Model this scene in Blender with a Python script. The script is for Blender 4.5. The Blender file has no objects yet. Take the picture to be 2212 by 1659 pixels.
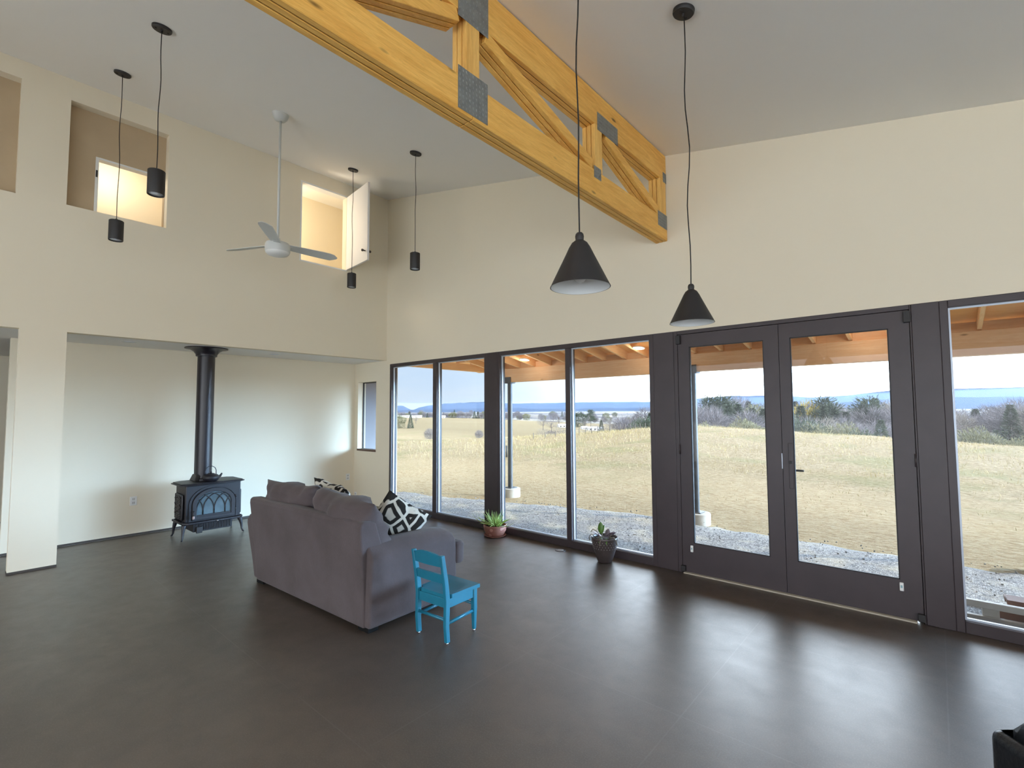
import bpy, bmesh, math, random
import numpy as np
from mathutils import Vector, Matrix

# ------------------------------------------------------------------ camera, sky, sun, exposure
sc = bpy.context.scene
COL = sc.collection
sc.view_settings.view_transform = 'Standard'
sc.view_settings.look = 'None'
sc.view_settings.gamma = 1.0
sc.view_settings.use_curve_mapping = False
sc.view_settings.exposure = 0.0
cy = sc.cycles
cy.use_denoising = True
cy.max_bounces = 8
cy.diffuse_bounces = 5
cy.glossy_bounces = 3
cy.transmission_bounces = 4
cy.transparent_max_bounces = 16
cy.volume_bounces = 0
cy.caustics_reflective = False
cy.caustics_refractive = False
cy.sample_clamp_indirect = 6.0

cam_d = bpy.data.cameras.new('camera')
cam = bpy.data.objects.new('camera', cam_d)
COL.objects.link(cam)
cam_d.sensor_fit = 'HORIZONTAL'
cam_d.sensor_width = 36.0
cam_d.lens = 1050.66 * 36.0 / 2212.0
cam_d.clip_start = 0.05
cam_d.clip_end = 20000
F = Vector((-0.65581077, 0.75280379, 0.05655687))
R = Vector((0.75381677, 0.65706595, -0.00496098))
U = Vector((0.04089624, -0.03938005, 0.99838705))
M = Matrix((R, U, -F)).transposed().to_4x4()
M.translation = Vector((7.1203, -4.8807, 1.62))
cam.matrix_world = M
sc.camera = cam

SUN_DIR = Vector((0.80, 0.41, 0.44)).normalized()
SKY = 1.58
GLOW = 25.0  # bright sky patch added to lift the window reflections on the floor
GLOW_SIDE = 135.0  # unseen bluish sky patch added to light the lower left walls
BACK = 10.6  # unseen bright sky patch added behind the house to fill the room
world = bpy.data.worlds.new('world')
sc.world = world
world.use_nodes = True


class NT:
    """small node-tree writer"""
    def __init__(self, nt):
        self.nt = nt
        nt.nodes.clear()

    def n(self, typ, **kw):
        nd = self.nt.nodes.new(typ)
        for k, v in kw.items():
            setattr(nd, k, v)
        return nd

    def l(self, a, b):
        self.nt.links.new(a, b)

    def inp(self, sock, v):
        if hasattr(v, 'is_output'):
            self.l(v, sock)
        elif v is not None:
            sock.default_value = v

    def math(self, op, a, b=None, c=None, clamp=False):
        nd = self.n('ShaderNodeMath', operation=op, use_clamp=clamp)
        self.inp(nd.inputs[0], a)
        if b is not None:
            self.inp(nd.inputs[1], b)
        if c is not None:
            self.inp(nd.inputs[2], c)
        return nd.outputs[0]

    def mix(self, f, a, b, blend='MIX'):
        nd = self.n('ShaderNodeMix', data_type='RGBA', blend_type=blend)
        self.inp(nd.inputs[0], f)
        self.inp(nd.inputs[6], a if hasattr(a, 'is_output') else (*a[:3], 1))
        self.inp(nd.inputs[7], b if hasattr(b, 'is_output') else (*b[:3], 1))
        return nd.outputs[2]

    def ramp(self, f, stops, interp='LINEAR'):
        nd = self.n('ShaderNodeValToRGB')
        cr = nd.color_ramp
        cr.interpolation = interp
        while len(cr.elements) < len(stops):
            cr.elements.new(0.5)
        for e, (pos, c) in zip(cr.elements, stops):
            e.position = pos
            e.color = (*c[:3], 1) if hasattr(c, '__len__') else (c, c, c, 1)
        self.inp(nd.inputs[0], f)
        return nd.outputs[0]

    def coord(self, kind='Object', scale=(1, 1, 1), rot=(0, 0, 0)):
        tc = self.n('ShaderNodeTexCoord')
        mp = self.n('ShaderNodeMapping')
        mp.inputs['Scale'].default_value = scale
        mp.inputs['Rotation'].default_value = rot
        self.l(tc.outputs[kind], mp.inputs[0])
        return mp.outputs[0]

    def noise(self, vec, scale, detail=4, rough=.55, dist=0):
        nd = self.n('ShaderNodeTexNoise')
        nd.inputs['Scale'].default_value = scale
        nd.inputs['Detail'].default_value = detail
        nd.inputs['Roughness'].default_value = rough
        nd.inputs['Distortion'].default_value = dist
        self.l(vec, nd.inputs['Vector'])
        return nd.outputs['Fac']

    def voro(self, vec, scale, feature='F1', rnd=1.0, out='Distance'):
        nd = self.n('ShaderNodeTexVoronoi', feature=feature)
        nd.inputs['Scale'].default_value = scale
        nd.inputs['Randomness'].default_value = rnd
        self.l(vec, nd.inputs['Vector'])
        return nd.outputs[out]

    def bump(self, h, strength=.3, dist=.01):
        nd = self.n('ShaderNodeBump')
        nd.inputs['Strength'].default_value = strength
        nd.inputs['Distance'].default_value = dist
        self.l(h, nd.inputs['Height'])
        return nd.outputs[0]


w = NT(world.node_tree)
tc = w.n('ShaderNodeTexCoord')
sep = w.n('ShaderNodeSeparateXYZ')
w.l(tc.outputs['Generated'], sep.inputs[0])


def lobe(d, power):
    vm = w.n('ShaderNodeVectorMath', operation='DOT_PRODUCT')
    w.l(tc.outputs['Generated'], vm.inputs[0])
    vm.inputs[1].default_value = Vector(d).normalized()
    return w.math('POWER', w.math('MAXIMUM', vm.outputs['Value'], 0.0), power)


base = w.ramp(w.math('ABSOLUTE', sep.outputs[2]),
              [(0.0, (.74, .86, 1.0)), (.10, (.60, .77, 1.0)), (.40, (.15, .26, .45)), (1.0, (.07, .14, .30))])
# thin high cloud streaks
cvec = w.n('ShaderNodeMapping')
cvec.inputs['Scale'].default_value = (1.2, 1.2, 7)
w.l(tc.outputs['Generated'], cvec.inputs[0])
cl = w.noise(cvec.outputs[0], 3.0, 5, .6, .4)
base = w.mix(w.math('MULTIPLY', w.math('SMOOTH_MAX', w.math('SUBTRACT', cl, .42), 0.0, .05), 2.2, clamp=True), base, (.82, .90, 1.0))
bg1 = w.n('ShaderNodeBackground')
w.l(base, bg1.inputs[0])
bg1.inputs[1].default_value = SKY
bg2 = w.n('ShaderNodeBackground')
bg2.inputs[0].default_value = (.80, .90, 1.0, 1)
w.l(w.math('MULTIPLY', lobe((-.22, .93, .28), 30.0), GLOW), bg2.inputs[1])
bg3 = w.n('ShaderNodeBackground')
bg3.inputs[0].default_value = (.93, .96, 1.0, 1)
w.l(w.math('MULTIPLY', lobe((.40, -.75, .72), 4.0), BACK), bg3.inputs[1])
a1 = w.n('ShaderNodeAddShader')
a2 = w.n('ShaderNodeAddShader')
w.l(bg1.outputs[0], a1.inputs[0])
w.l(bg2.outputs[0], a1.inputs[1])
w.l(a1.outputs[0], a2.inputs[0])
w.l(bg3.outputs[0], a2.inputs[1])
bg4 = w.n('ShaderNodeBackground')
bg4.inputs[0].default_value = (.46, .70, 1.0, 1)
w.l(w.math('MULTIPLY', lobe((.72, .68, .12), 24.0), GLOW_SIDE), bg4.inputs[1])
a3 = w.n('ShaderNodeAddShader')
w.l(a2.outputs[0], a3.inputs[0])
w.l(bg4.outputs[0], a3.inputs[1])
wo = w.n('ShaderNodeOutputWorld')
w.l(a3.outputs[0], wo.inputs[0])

sun_d = bpy.data.lights.new('sun', 'SUN')
sun_d.energy = 7.0
sun_d.angle = math.radians(1.0)
sun_d.color = (1.0, .93, .80)
sun = bpy.data.objects.new('sun', sun_d)
COL.objects.link(sun)
sun.rotation_euler = (-SUN_DIR).to_track_quat('-Z', 'Y').to_euler()


# ------------------------------------------------------------------ object helpers
def tag(o, label=None, cat=None, group=None, kind=None):
    if label:
        o['label'] = label
    if cat:
        o['category'] = cat
    if group:
        o['group'] = group
    if kind:
        o['kind'] = kind
    return o


def empty(name, loc=(0, 0, 0), rz=0.0):
    o = bpy.data.objects.new(name, None)
    o.empty_display_size = .1
    o.location = loc
    o.rotation_euler = (0, 0, rz)
    COL.objects.link(o)
    return o


def copy_tree(o, parent=None):
    c = o.copy()
    COL.objects.link(c)
    if parent:
        c.parent = parent
    for ch in list(o.children):
        copy_tree(ch, c)
    return c


class MB:
    """collects shapes; build() links them as one mesh object"""
    def __init__(self):
        self.bm = bmesh.new()

    def poly(self, verts, faces, smooth=False):
        vs = [self.bm.verts.new(v) for v in verts]
        for f in faces:
            try:
                nf = self.bm.faces.new([vs[i] for i in f])
                nf.smooth = smooth
            except ValueError:
                pass
        return vs

    def box(self, a, b, mat=None):
        x0, y0, z0 = a
        x1, y1, z1 = b
        v = [Vector(p) for p in ((x0, y0, z0), (x1, y0, z0), (x1, y1, z0), (x0, y1, z0), (x0, y0, z1), (x1, y0, z1), (x1, y1, z1), (x0, y1, z1))]
        if mat:
            v = [mat @ p for p in v]
        self.poly(v, [(0, 3, 2, 1), (4, 5, 6, 7), (0, 1, 5, 4), (1, 2, 6, 5), (2, 3, 7, 6), (3, 0, 4, 7)])
        return self

    def prism(self, pts, vec, smooth=False):
        """pts: closed 3-D outline, extruded by vec"""
        n = len(pts)
        vec = Vector(vec)
        v = [Vector(p) for p in pts] + [Vector(p) + vec for p in pts]
        vs = self.poly(v, [tuple(range(n - 1, -1, -1)), tuple(range(n, 2 * n))])
        for i in range(n):
            j = (i + 1) % n
            f = self.bm.faces.new((vs[i], vs[j], vs[n + j], vs[n + i]))
            f.smooth = smooth
        return self

    def tube(self, pts, rad, seg=8, smooth=True, cap=True, squash=None):
        """tube along a polyline, radius per point"""
        pts = [Vector(p) for p in pts]
        if not hasattr(rad, '__len__'):
            rad = [rad] * len(pts)
        rings = []
        ref = None
        for i, p in enumerate(pts):
            d = (pts[min(i + 1, len(pts) - 1)] - pts[max(i - 1, 0)])
            d.normalize()
            if ref is None:
                ref = Vector((0, 0, 1)) if abs(d.z) < .9 else Vector((1, 0, 0))
            s = d.cross(ref)
            s.normalize()
            t = s.cross(d)
            t.normalize()
            ref = t
            ring = []
            for k in range(seg):
                a = 2 * math.pi * k / seg + (math.pi / seg)
                ring.append(self.bm.verts.new(p + s * (rad[i] * math.cos(a)) + t * (rad[i] * math.sin(a) * (squash or 1))))
            rings.append(ring)
        for r0, r1 in zip(rings, rings[1:]):
            for k in range(seg):
                f = self.bm.faces.new((r0[k], r0[(k + 1) % seg], r1[(k + 1) % seg], r1[k]))
                f.smooth = smooth
        if cap:
            for r, rev in ((rings[0], True), (rings[-1], False)):
                try:
                    self.bm.faces.new(list(reversed(r)) if rev else r)
                except ValueError:
                    pass
        return self

    def lathe(self, prof, c=(0, 0, 0), seg=32, smooth=True, sx=1, sy=1):
        """prof: (radius, z) pairs, revolved round the vertical through c"""
        c = Vector(c)
        rings = []
        for r, z in prof:
            if r < 1e-5:
                rings.append([self.bm.verts.new(c + Vector((0, 0, z)))])
            else:
                rings.append([self.bm.verts.new(c + Vector((r * sx * math.cos(2 * math.pi * k / seg), r * sy * math.sin(2 * math.pi * k / seg), z))) for k in range(seg)])
        for r0, r1 in zip(rings, rings[1:]):
            for k in range(seg):
                k2 = (k + 1) % seg
                if len(r0) == 1 and len(r1) == 1:
                    continue
                if len(r0) == 1:
                    vs = (r0[0], r1[k2], r1[k])
                elif len(r1) == 1:
                    vs = (r0[k], r0[k2], r1[0])
                else:
                    vs = (r0[k], r0[k2], r1[k2], r1[k])
                f = self.bm.faces.new(vs)
                f.smooth = smooth
        return self

    def xform(self, mat):
        bmesh.ops.transform(self.bm, matrix=mat, verts=self.bm.verts)
        return self

    def build(self, name, m, parent=None, bevel=0, bseg=2, sub=0, recalc=True, loc=None, sharp=None):
        if recalc:
            bmesh.ops.recalc_face_normals(self.bm, faces=self.bm.faces)
        me = bpy.data.meshes.new(name)
        self.bm.to_mesh(me)
        self.bm.free()
        o = bpy.data.objects.new(name, me)
        COL.objects.link(o)
        if m:
            for mm in (m if isinstance(m, (list, tuple)) else [m]):
                me.materials.append(mm)
        if parent:
            o.parent = parent
        if loc:
            o.location = loc
        if sharp is not None:
            me.set_sharp_from_angle(angle=math.radians(sharp))
        if bevel:
            md = o.modifiers.new('bevel', 'BEVEL')
            md.width = bevel
            md.segments = bseg
            md.limit_method = 'ANGLE'
            md.angle_limit = math.radians(40)
            if bseg > 1:
                md.harden_normals = False
                for p in me.polygons:
                    p.use_smooth = True
                me.set_sharp_from_angle(angle=math.radians(60 if sharp is None else sharp))
        if sub:
            md = o.modifiers.new('sub', 'SUBSURF')
            md.levels = sub
            md.render_levels = sub
        return o


# ------------------------------------------------------------------ materials
def mat(name, col=(.5, .5, .5), rough=.6, metal=0.0, spec=.5, var=0.0, vscale=6, bump=0.0, bscale=60, bdist=.004, col2=None, coat=0, emit=None, sheen=0):
    m = bpy.data.materials.new(name)
    m.use_nodes = True
    t = NT(m.node_tree)
    b = t.n('ShaderNodeBsdfPrincipled')
    o = t.n('ShaderNodeOutputMaterial')
    t.l(b.outputs[0], o.inputs[0])
    v = t.coord('Object')
    c2 = col2 or tuple(max(0, c * (1 - var)) for c in col)
    if var or col2:
        t.l(t.mix(t.ramp(t.noise(v, vscale, 5), [(.3, 0), (.7, 1)]), col, c2), b.inputs['Base Color'])
    else:
        b.inputs['Base Color'].default_value = (*col, 1)
    b.inputs['Roughness'].default_value = rough
    b.inputs['Metallic'].default_value = metal
    b.inputs['Specular IOR Level'].default_value = spec
    if coat:
        b.inputs['Coat Weight'].default_value = coat
    if sheen:
        b.inputs['Sheen Weight'].default_value = sheen
    if emit:
        b.inputs['Emission Color'].default_value = (*emit[0], 1)
        b.inputs['Emission Strength'].default_value = emit[1]
    if bump:
        t.l(t.bump(t.noise(v, bscale, 3), bump, bdist), b.inputs['Normal'])
    m['t'] = 1
    return m


def new_mat(name):
    m = bpy.data.materials.new(name)
    m.use_nodes = True
    t = NT(m.node_tree)
    b = t.n('ShaderNodeBsdfPrincipled')
    o = t.n('ShaderNodeOutputMaterial')
    t.l(b.outputs[0], o.inputs[0])
    return m, t, b


def wood_mat(name, light, dark, axis='Y', rough=.55, scale=1.0, knots=True):
    m, t, b = new_mat(name)
    sc_ = {'X': (1.1, 15, 15), 'Y': (15, 1.1, 15), 'Z': (15, 15, 1.1)}[axis]
    v = t.coord('Object', tuple(s * scale for s in sc_))
    n1 = t.noise(v, 1.6, 6, .6, 1.2)
    c = t.mix(t.ramp(n1, [(.30, 0), (.72, 1)]), light, dark)
    v2 = t.coord('Object', tuple(s * scale * (3.0 if s > 1 else .5) for s in sc_))
    n2 = t.noise(v2, 5, 3, .6, .6)
    c = t.mix(t.math('MULTIPLY', t.ramp(n2, [(.45, 0), (.75, 1)]), .35), c, tuple(x * .62 for x in dark))
    if knots:
        ks = {'X': (1.6, 5, 5), 'Y': (5, 1.6, 5), 'Z': (5, 5, 1.6)}[axis]
        vk = t.coord('Object', ks)
        k = t.voro(vk, 1.0)
        c = t.mix(t.ramp(k, [(.035, 1), (.085, 0)]), c, tuple(x * .25 for x in dark))
    t.l(c, b.inputs['Base Color'])
    b.inputs['Roughness'].default_value = rough
    b.inputs['Specular IOR Level'].default_value = .35
    t.l(t.bump(n2, .12, .003), b.inputs['Normal'])
    return m


M_wall = mat('wall_paint', (.80, .722, .57), .85, spec=.2, bump=.06, bscale=180, bdist=.002)
M_ceil = mat('ceiling_paint', (.90, .885, .85), .9, spec=.2, bump=.05, bscale=180, bdist=.002)
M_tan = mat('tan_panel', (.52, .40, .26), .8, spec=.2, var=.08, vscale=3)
M_white = mat('white_enamel', (.80, .80, .77), .45)
M_fan = mat('fan_enamel', (.62, .63, .60), .5)
M_dark = mat('dark_bronze_frame', (.052, .038, .041), .42, var=.2, vscale=4)
M_seal = mat('black_gasket', (.012, .011, .012), .6)
M_alum = mat('glazing_bead', (.55, .60, .68), .35, metal=.3)
M_black = mat('matte_black_metal', (.018, .016, .016), .55)
M_cord = mat('black_cord', (.010, .009, .009), .7)
M_shade_in = mat('white_shade_lining', (.78, .80, .80), .5)
M_diff = mat('frosted_diffuser', (.75, .80, .88), .4)
M_glow = mat('lit_downlight_lens', (.8, .8, .8), .4, emit=((1.0, .93, .84), 1.6))
M_bulb = mat('bulb_glass', (.85, .88, .88), .12, spec=.8)
M_iron = mat('cast_iron', (.013, .012, .0165), .48, bump=.15, bscale=120, bdist=.002, var=.25)
M_pipe = mat('stovepipe_enamel', (.014, .011, .015), .34)
M_stoveglass = mat('sooty_stove_glass', (.13, .19, .22), .12, spec=.8, var=.5, vscale=5)
M_knob = mat('bright_knob', (.6, .6, .6), .25, metal=1)
M_handle_wood = mat('pale_wood_grip', (.35, .27, .26), .5)
M_plate = mat('galvanised_plate', (.30, .32, .32), .45, metal=.55, var=.25, vscale=14)
M_plastic = mat('white_plastic', (.80, .80, .78), .4)
M_base = mat('baseboard_shadow_gap', (.06, .05, .042), .7)  # dark strip colour paints the shade of a gap at the wall foot
M_sill = wood_mat('dark_walnut_sill', (.16, .09, .05), (.07, .035, .02), 'X', .4)
M_truss = wood_mat('truss_pine', (.96, .58, .155), (.74, .36, .065), 'Y', .5)
M_trussz = wood_mat('truss_pine_web', (.97, .62, .19), (.74, .38, .085), 'Z', .5)
M_trussd = mat('timber_gap_dark', (.10, .045, .012), .8)
M_porchx = wood_mat('porch_fir_beam', (.90, .62, .38), (.80, .48, .25), 'X', .6)
M_porchy = wood_mat('porch_fir_rafter', (.93, .64, .36), (.82, .48, .22), 'Y', .6)
M_deck = wood_mat('porch_plywood', (.93, .56, .24), (.84, .44, .16), 'X', .6)
M_post = mat('grey_steel_post', (.075, .078, .080), .5, metal=.1)
M_conc = mat('pale_concrete', (.62, .59, .52), .9, var=.2, vscale=9, bump=.3, bscale=50)
M_teal = mat('teal_paint', (.012, .155, .235), .34, var=.12, vscale=12, bump=.05, bscale=70)
M_foot = mat('metal_glide', (.5, .5, .5), .3, metal=1)
M_sofaleg = mat('black_sofa_leg', (.004, .004, .004), .8, spec=.2)
M_soil = mat('potting_soil', (.045, .03, .022), .95, bump=.6, bscale=90, bdist=.01)
M_leafa = mat('aloe_green', (.40, .50, .15), .45, col2=(.22, .34, .08), vscale=20)
M_leafb = mat('fresh_leaf_green', (.10, .22, .035), .4, var=.4, vscale=30)
M_leafc = mat('purplish_leaf', (.16, .12, .15), .4, var=.3, vscale=20)
M_stem = mat('wilted_stem', (.18, .15, .11), .6)
M_darkpot = mat('dark_glazed_clay', (.065, .05, .048), .32, var=.3, vscale=14)
M_stud = mat('pot_stud_glaze', (.40, .38, .38), .2)
M_leather = mat('black_leather', (.010, .012, .016), .38, bump=.35, bscale=55, bdist=.006)
M_brown = mat('brown_board', (.22, .11, .075), .6, var=.2)
M_pale = mat('pale_timber', (.76, .71, .63), .6, var=.15)


def m_floor():
    m, t, b = new_mat('polished_concrete')
    v = t.coord('Object')
    n1 = t.noise(v, .9, 6, .6, .4)
    n2 = t.noise(v, 5.5, 5, .65, .3)
    c = t.mix(t.ramp(n1, [(.3, 0), (.7, 1)]), (.050, .034, .023), (.088, .063, .046))
    c = t.mix(t.math('MULTIPLY', t.ramp(n2, [(.35, 0), (.7, 1)]), .45), c, (.034, .027, .021))
    sp = t.noise(v, 130, 3, .75)
    c = t.mix(t.math('MULTIPLY', t.ramp(sp, [(.50, 0), (.62, 1)]), .42), c, (.125, .108, .094))
    sp2 = t.voro(v, 95)
    c = t.mix(t.math('MULTIPLY', t.ramp(sp2, [(.06, 1), (.16, 0)]), .45), c, (.012, .010, .008))
    s = t.n('ShaderNodeSeparateXYZ')
    t.l(v, s.inputs[0])

    def line(axis, pos, wd):
        d = t.math('ABSOLUTE', t.math('SUBTRACT', s.outputs[axis], pos))
        return t.math('LESS_THAN', d, wd)
    msk = None
    for ax, pos, wd in ((0, 4.98, .0032), (0, 6.03, .0032), (0, 7.1, .0032), (0, 8.15, .0032), (1, -1.04, .0032), (1, -2.28, .0032), (1, -3.52, .0032), (1, -4.76, .0032)):
        L = line(ax, pos, wd)
        if ax == 0:
            L = t.math('MULTIPLY', L, t.math('GREATER_THAN', s.outputs[1], -3.52 if pos == 4.98 else -9.9))
        else:
            L = t.math('MULTIPLY', L, t.math('GREATER_THAN', s.outputs[0], 1.2 if pos == -3.52 else 3.9))
        msk = L if msk is None else t.math('MAXIMUM', msk, L)
    brk = t.ramp(t.noise(v, 3, 4), [(.32, .15), (.55, .85)])
    msk = t.math('MULTIPLY', msk, brk)
    c = t.mix(t.math('MULTIPLY', msk, .6), c, (.115, .10, .086))
    t.l(c, b.inputs['Base Color'])
    t.l(t.ramp(n2, [(.3, .40), (.7, .50)]), b.inputs['Roughness'])
    b.inputs['Specular IOR Level'].default_value = .6
    b.inputs['IOR'].default_value = 1.5
    b.inputs['Coat Weight'].default_value = .55
    b.inputs['Coat Roughness'].default_value = .40
    b.inputs['Coat IOR'].default_value = 1.6
    h = t.math('SUBTRACT', t.math('MULTIPLY', n2, .25), msk)
    t.l(t.bump(h, .12, .004), b.inputs['Normal'])
    return m


def m_glass():
    m = bpy.data.materials.new('window_glass')
    m.use_nodes = True
    t = NT(m.node_tree)
    tr = t.n('ShaderNodeBsdfTransparent')
    tr.inputs[0].default_value = (.78, .795, .80, 1)
    gl = t.n('ShaderNodeBsdfGlossy')
    gl.inputs['Roughness'].default_value = 0.0
    lw = t.n('ShaderNodeLayerWeight')
    lw.inputs[0].default_value = .5
    fr = t.math('MULTIPLY_ADD', t.math('POWER', lw.outputs['Facing'], 5.0), .55, .022)
    mx = t.n('ShaderNodeMixShader')
    t.l(fr, mx.inputs[0])
    t.l(tr.outputs[0], mx.inputs[1])
    t.l(gl.outputs[0], mx.inputs[2])
    o = t.n('ShaderNodeOutputMaterial')
    t.l(mx.outputs[0], o.inputs[0])
    return m


def m_fabric():
    m, t, b = new_mat('taupe_microsuede')
    v = t.coord('Object')
    n1 = t.noise(v, 2.2, 5, .6, .3)
    c = t.mix(t.ramp(n1, [(.3, 0), (.7, 1)]), (.074, .058, .057), (.112, .090, .092))
    n2 = t.noise(v, 90, 3, .7)
    c = t.mix(t.math('MULTIPLY', n2, .35), c, (.050, .039, .041))
    t.l(c, b.inputs['Base Color'])
    b.inputs['Roughness'].default_value = .92
    b.inputs['Specular IOR Level'].default_value = .15
    b.inputs['Sheen Weight'].default_value = .12
    t.l(t.bump(t.math('ADD', t.math('MULTIPLY', n1, .6), t.math('MULTIPLY', n2, .12)), .35, .03), b.inputs['Normal'])
    return m


def m_throw():
    m, t, b = new_mat('black_and_cream_print')
    v = t.coord('Object', (1, 1, 1))
    nz = t.n('ShaderNodeTexNoise')
    nz.inputs['Scale'].default_value = 5
    t.l(v, nz.inputs['Vector'])
    ad = t.n('ShaderNodeVectorMath', operation='MULTIPLY_ADD')
    t.l(nz.outputs['Color'], ad.inputs[0])
    ad.inputs[1].default_value = (.05, .05, .05)
    t.l(v, ad.inputs[2])
    d = t.voro(ad.outputs[0], 8.0, 'DISTANCE_TO_EDGE')
    c = t.ramp(d, [(0, (.60, .58, .51)), (.075, (.60, .58, .51)), (.10, (.022, .020, .018)), (.30, (.022, .020, .018)), (.34, (.50, .48, .42))], 'LINEAR')
    t.l(c, b.inputs['Base Color'])
    b.inputs['Roughness'].default_value = .9
    b.inputs['Specular IOR Level'].default_value = .15
    t.l(t.bump(t.noise(v, 160, 2), .3, .004), b.inputs['Normal'])
    return m


def m_terracotta():
    m, t, b = new_mat('painted_terracotta')
    v = t.coord('Object')
    d = t.voro(v, 13)
    c = t.ramp(d, [(.0, (.58, .30, .24)), (.28, (.52, .25, .20)), (.34, (.25, .06, .05)), (.6, (.28, .10, .07))])
    c = t.mix(t.math('MULTIPLY', t.noise(v, 25, 4), .5), c, (.40, .24, .18))
    t.l(c, b.inputs['Base Color'])
    b.inputs['Roughness'].default_value = .5
    return m


def m_ground():
    """near field: straw-strewn dry grass, gravel strip by the house is its own mesh"""
    m, t, b = new_mat('dry_grass_field')
    v = t.coord('Object')
    s = t.n('ShaderNodeSeparateXYZ')
    t.l(v, s.inputs[0])
    fine = t.noise(v, 7, 8, .8, .8)
    vs = t.coord('Object', (3.0, 9.0, 3.0), (0, 0, .7))
    straw = t.noise(vs, 3.0, 6, .75, .5)
    big = t.noise(v, .22, 5, .65, .6)
    c = t.mix(t.ramp(fine, [(.32, 0), (.66, 1)]), (.235, .15, .07), (.60, .475, .29))
    c = t.mix(t.math('MULTIPLY', t.ramp(straw, [(.48, 0), (.60, 1)]), .85), c, (.76, .63, .42))
    c = t.mix(t.math('MULTIPLY', t.ramp(straw, [(.32, 1), (.43, 0)]), .85), c, (.15, .08, .035))
    c = t.mix(t.math('MULTIPLY', t.ramp(big, [(.50, 0), (.62, 1)]), .38), c, (.25, .28, .095))
    # straw mulch spread thickly over the seeded soil near the house
    near = t.math('SUBTRACT', 1.0, t.math('MULTIPLY', t.math('SUBTRACT', t.math('ADD', s.outputs[1], t.math('MULTIPLY', big, 9.0)), 9.0), 1 / 5.0, clamp=True))
    vm_ = t.coord('Object', (2.2, 11.0, 3.0), (0, 0, .35))
    mul = t.noise(vm_, 3.5, 7, .75, .9)
    mc = t.ramp(mul, [(.30, (.20, .10, .045)), (.42, (.50, .33, .17)), (.52, (.80, .63, .38)), (.70, (.90, .77, .53))])
    c = t.mix(t.math('MULTIPLY', near, .9), c, mc)
    far = t.math('MULTIPLY', t.math('SUBTRACT', s.outputs[1], 40.0), 1 / 25.0, clamp=True)
    ff = t.noise(v, .018, 6, .6, .4)
    fc = t.mix(t.ramp(ff, [(.35, 0), (.65, 1)]), (.37, .295, .18), (.315, .245, .145))
    vr = t.coord('Object', (.03, .35, 1), (0, 0, .5))
    fc = t.mix(t.math('MULTIPLY', t.ramp(t.noise(vr, 1, 4), [(.45, 0), (.65, 1)]), .3), fc, (.30, .23, .14))
    # patchwork of fields, hedges and woods across the valley, beyond the tan field
    vp = t.coord('Object', (.010, .022, 1), (0, 0, -.75))
    pc = t.n('ShaderNodeSeparateColor')
    t.l(t.voro(vp, 1.3, out='Color'), pc.inputs[0])
    pcol = t.ramp(pc.outputs[0], [(0, (.13, .125, .14)), (.28, (.34, .30, .25)), (.45, (.52, .47, .38)), (.7, (.16, .155, .17)), (.85, (.60, .56, .48))], 'CONSTANT')
    pcol = t.mix(t.ramp(t.noise(t.coord('Object', (.02, .07, 1), (0, 0, -.75)), 1.0, 5, .7), [(.46, 0), (.54, 1)]), pcol, (.12, .12, .14))
    dd = t.math('SQRT', t.math('ADD', t.math('POWER', s.outputs[0], 2.0), t.math('POWER', s.outputs[1], 2.0)))
    beyond = t.math('MULTIPLY', t.math('SUBTRACT', dd, 222.0), 1 / 16.0, clamp=True)
    fc = t.mix(beyond, fc, pcol)
    c = t.mix(far, c, fc)
    t.l(c, b.inputs['Base Color'])
    b.inputs['Roughness'].default_value = 1.0
    b.inputs['Specular IOR Level'].default_value = .05
    h = t.math('ADD', fine, t.math('MULTIPLY', straw, .7))
    t.l(t.bump(h, .9, .2), b.inputs['Normal'])
    return m


def m_gravel():
    m, t, b = new_mat('crushed_gravel')
    v = t.coord('Object')
    d = t.voro(v, 58, out='Color')
    e = t.voro(v, 58, 'DISTANCE_TO_EDGE')
    hs = t.n('ShaderNodeSeparateColor')
    t.l(d, hs.inputs[0])
    c = t.ramp(hs.outputs[0], [(0, (.085, .082, .08)), (.25, (.25, .24, .23)), (.6, (.37, .355, .335)), (1, (.52, .50, .47))])
    c = t.mix(t.ramp(e, [(.0, 1), (.13, 0)]), c, (.07, .068, .066))
    c = t.mix(t.math('MULTIPLY', t.ramp(t.noise(v, 2.5, 5), [(.5, 0), (.68, 1)]), .35), c, (.72, .62, .42))
    t.l(c, b.inputs['Base Color'])
    b.inputs['Roughness'].default_value = .95
    t.l(t.bump(t.math('ADD', e, t.math('MULTIPLY', hs.outputs[1], .4)), .5, .015), b.inputs['Normal'])
    return m


def m_plain():
    m, t, b = new_mat('valley_fields')
    v = t.coord('Object', (.0022, .0042, 1), (0, 0, -.7))
    d = t.voro(v, 2.6, out='Color')
    hs = t.n('ShaderNodeSeparateColor')
    t.l(d, hs.inputs[0])
    c = t.ramp(hs.outputs[0], [(0, (.12, .12, .14)), (.3, (.22, .20, .18)), (.5, (.42, .38, .31)), (.8, (.50, .46, .39)), (1, (.2, .19, .18))], 'CONSTANT')
    c = t.mix(t.ramp(t.noise(t.coord('Object', (.01, .03, 1), (0, 0, -.7)), 1.2, 5, .7), [(.48, 0), (.56, 1)]), c, (.14, .135, .15))
    t.l(c, b.inputs['Base Color'])
    b.inputs['Roughness'].default_value = 1
    return m


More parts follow.
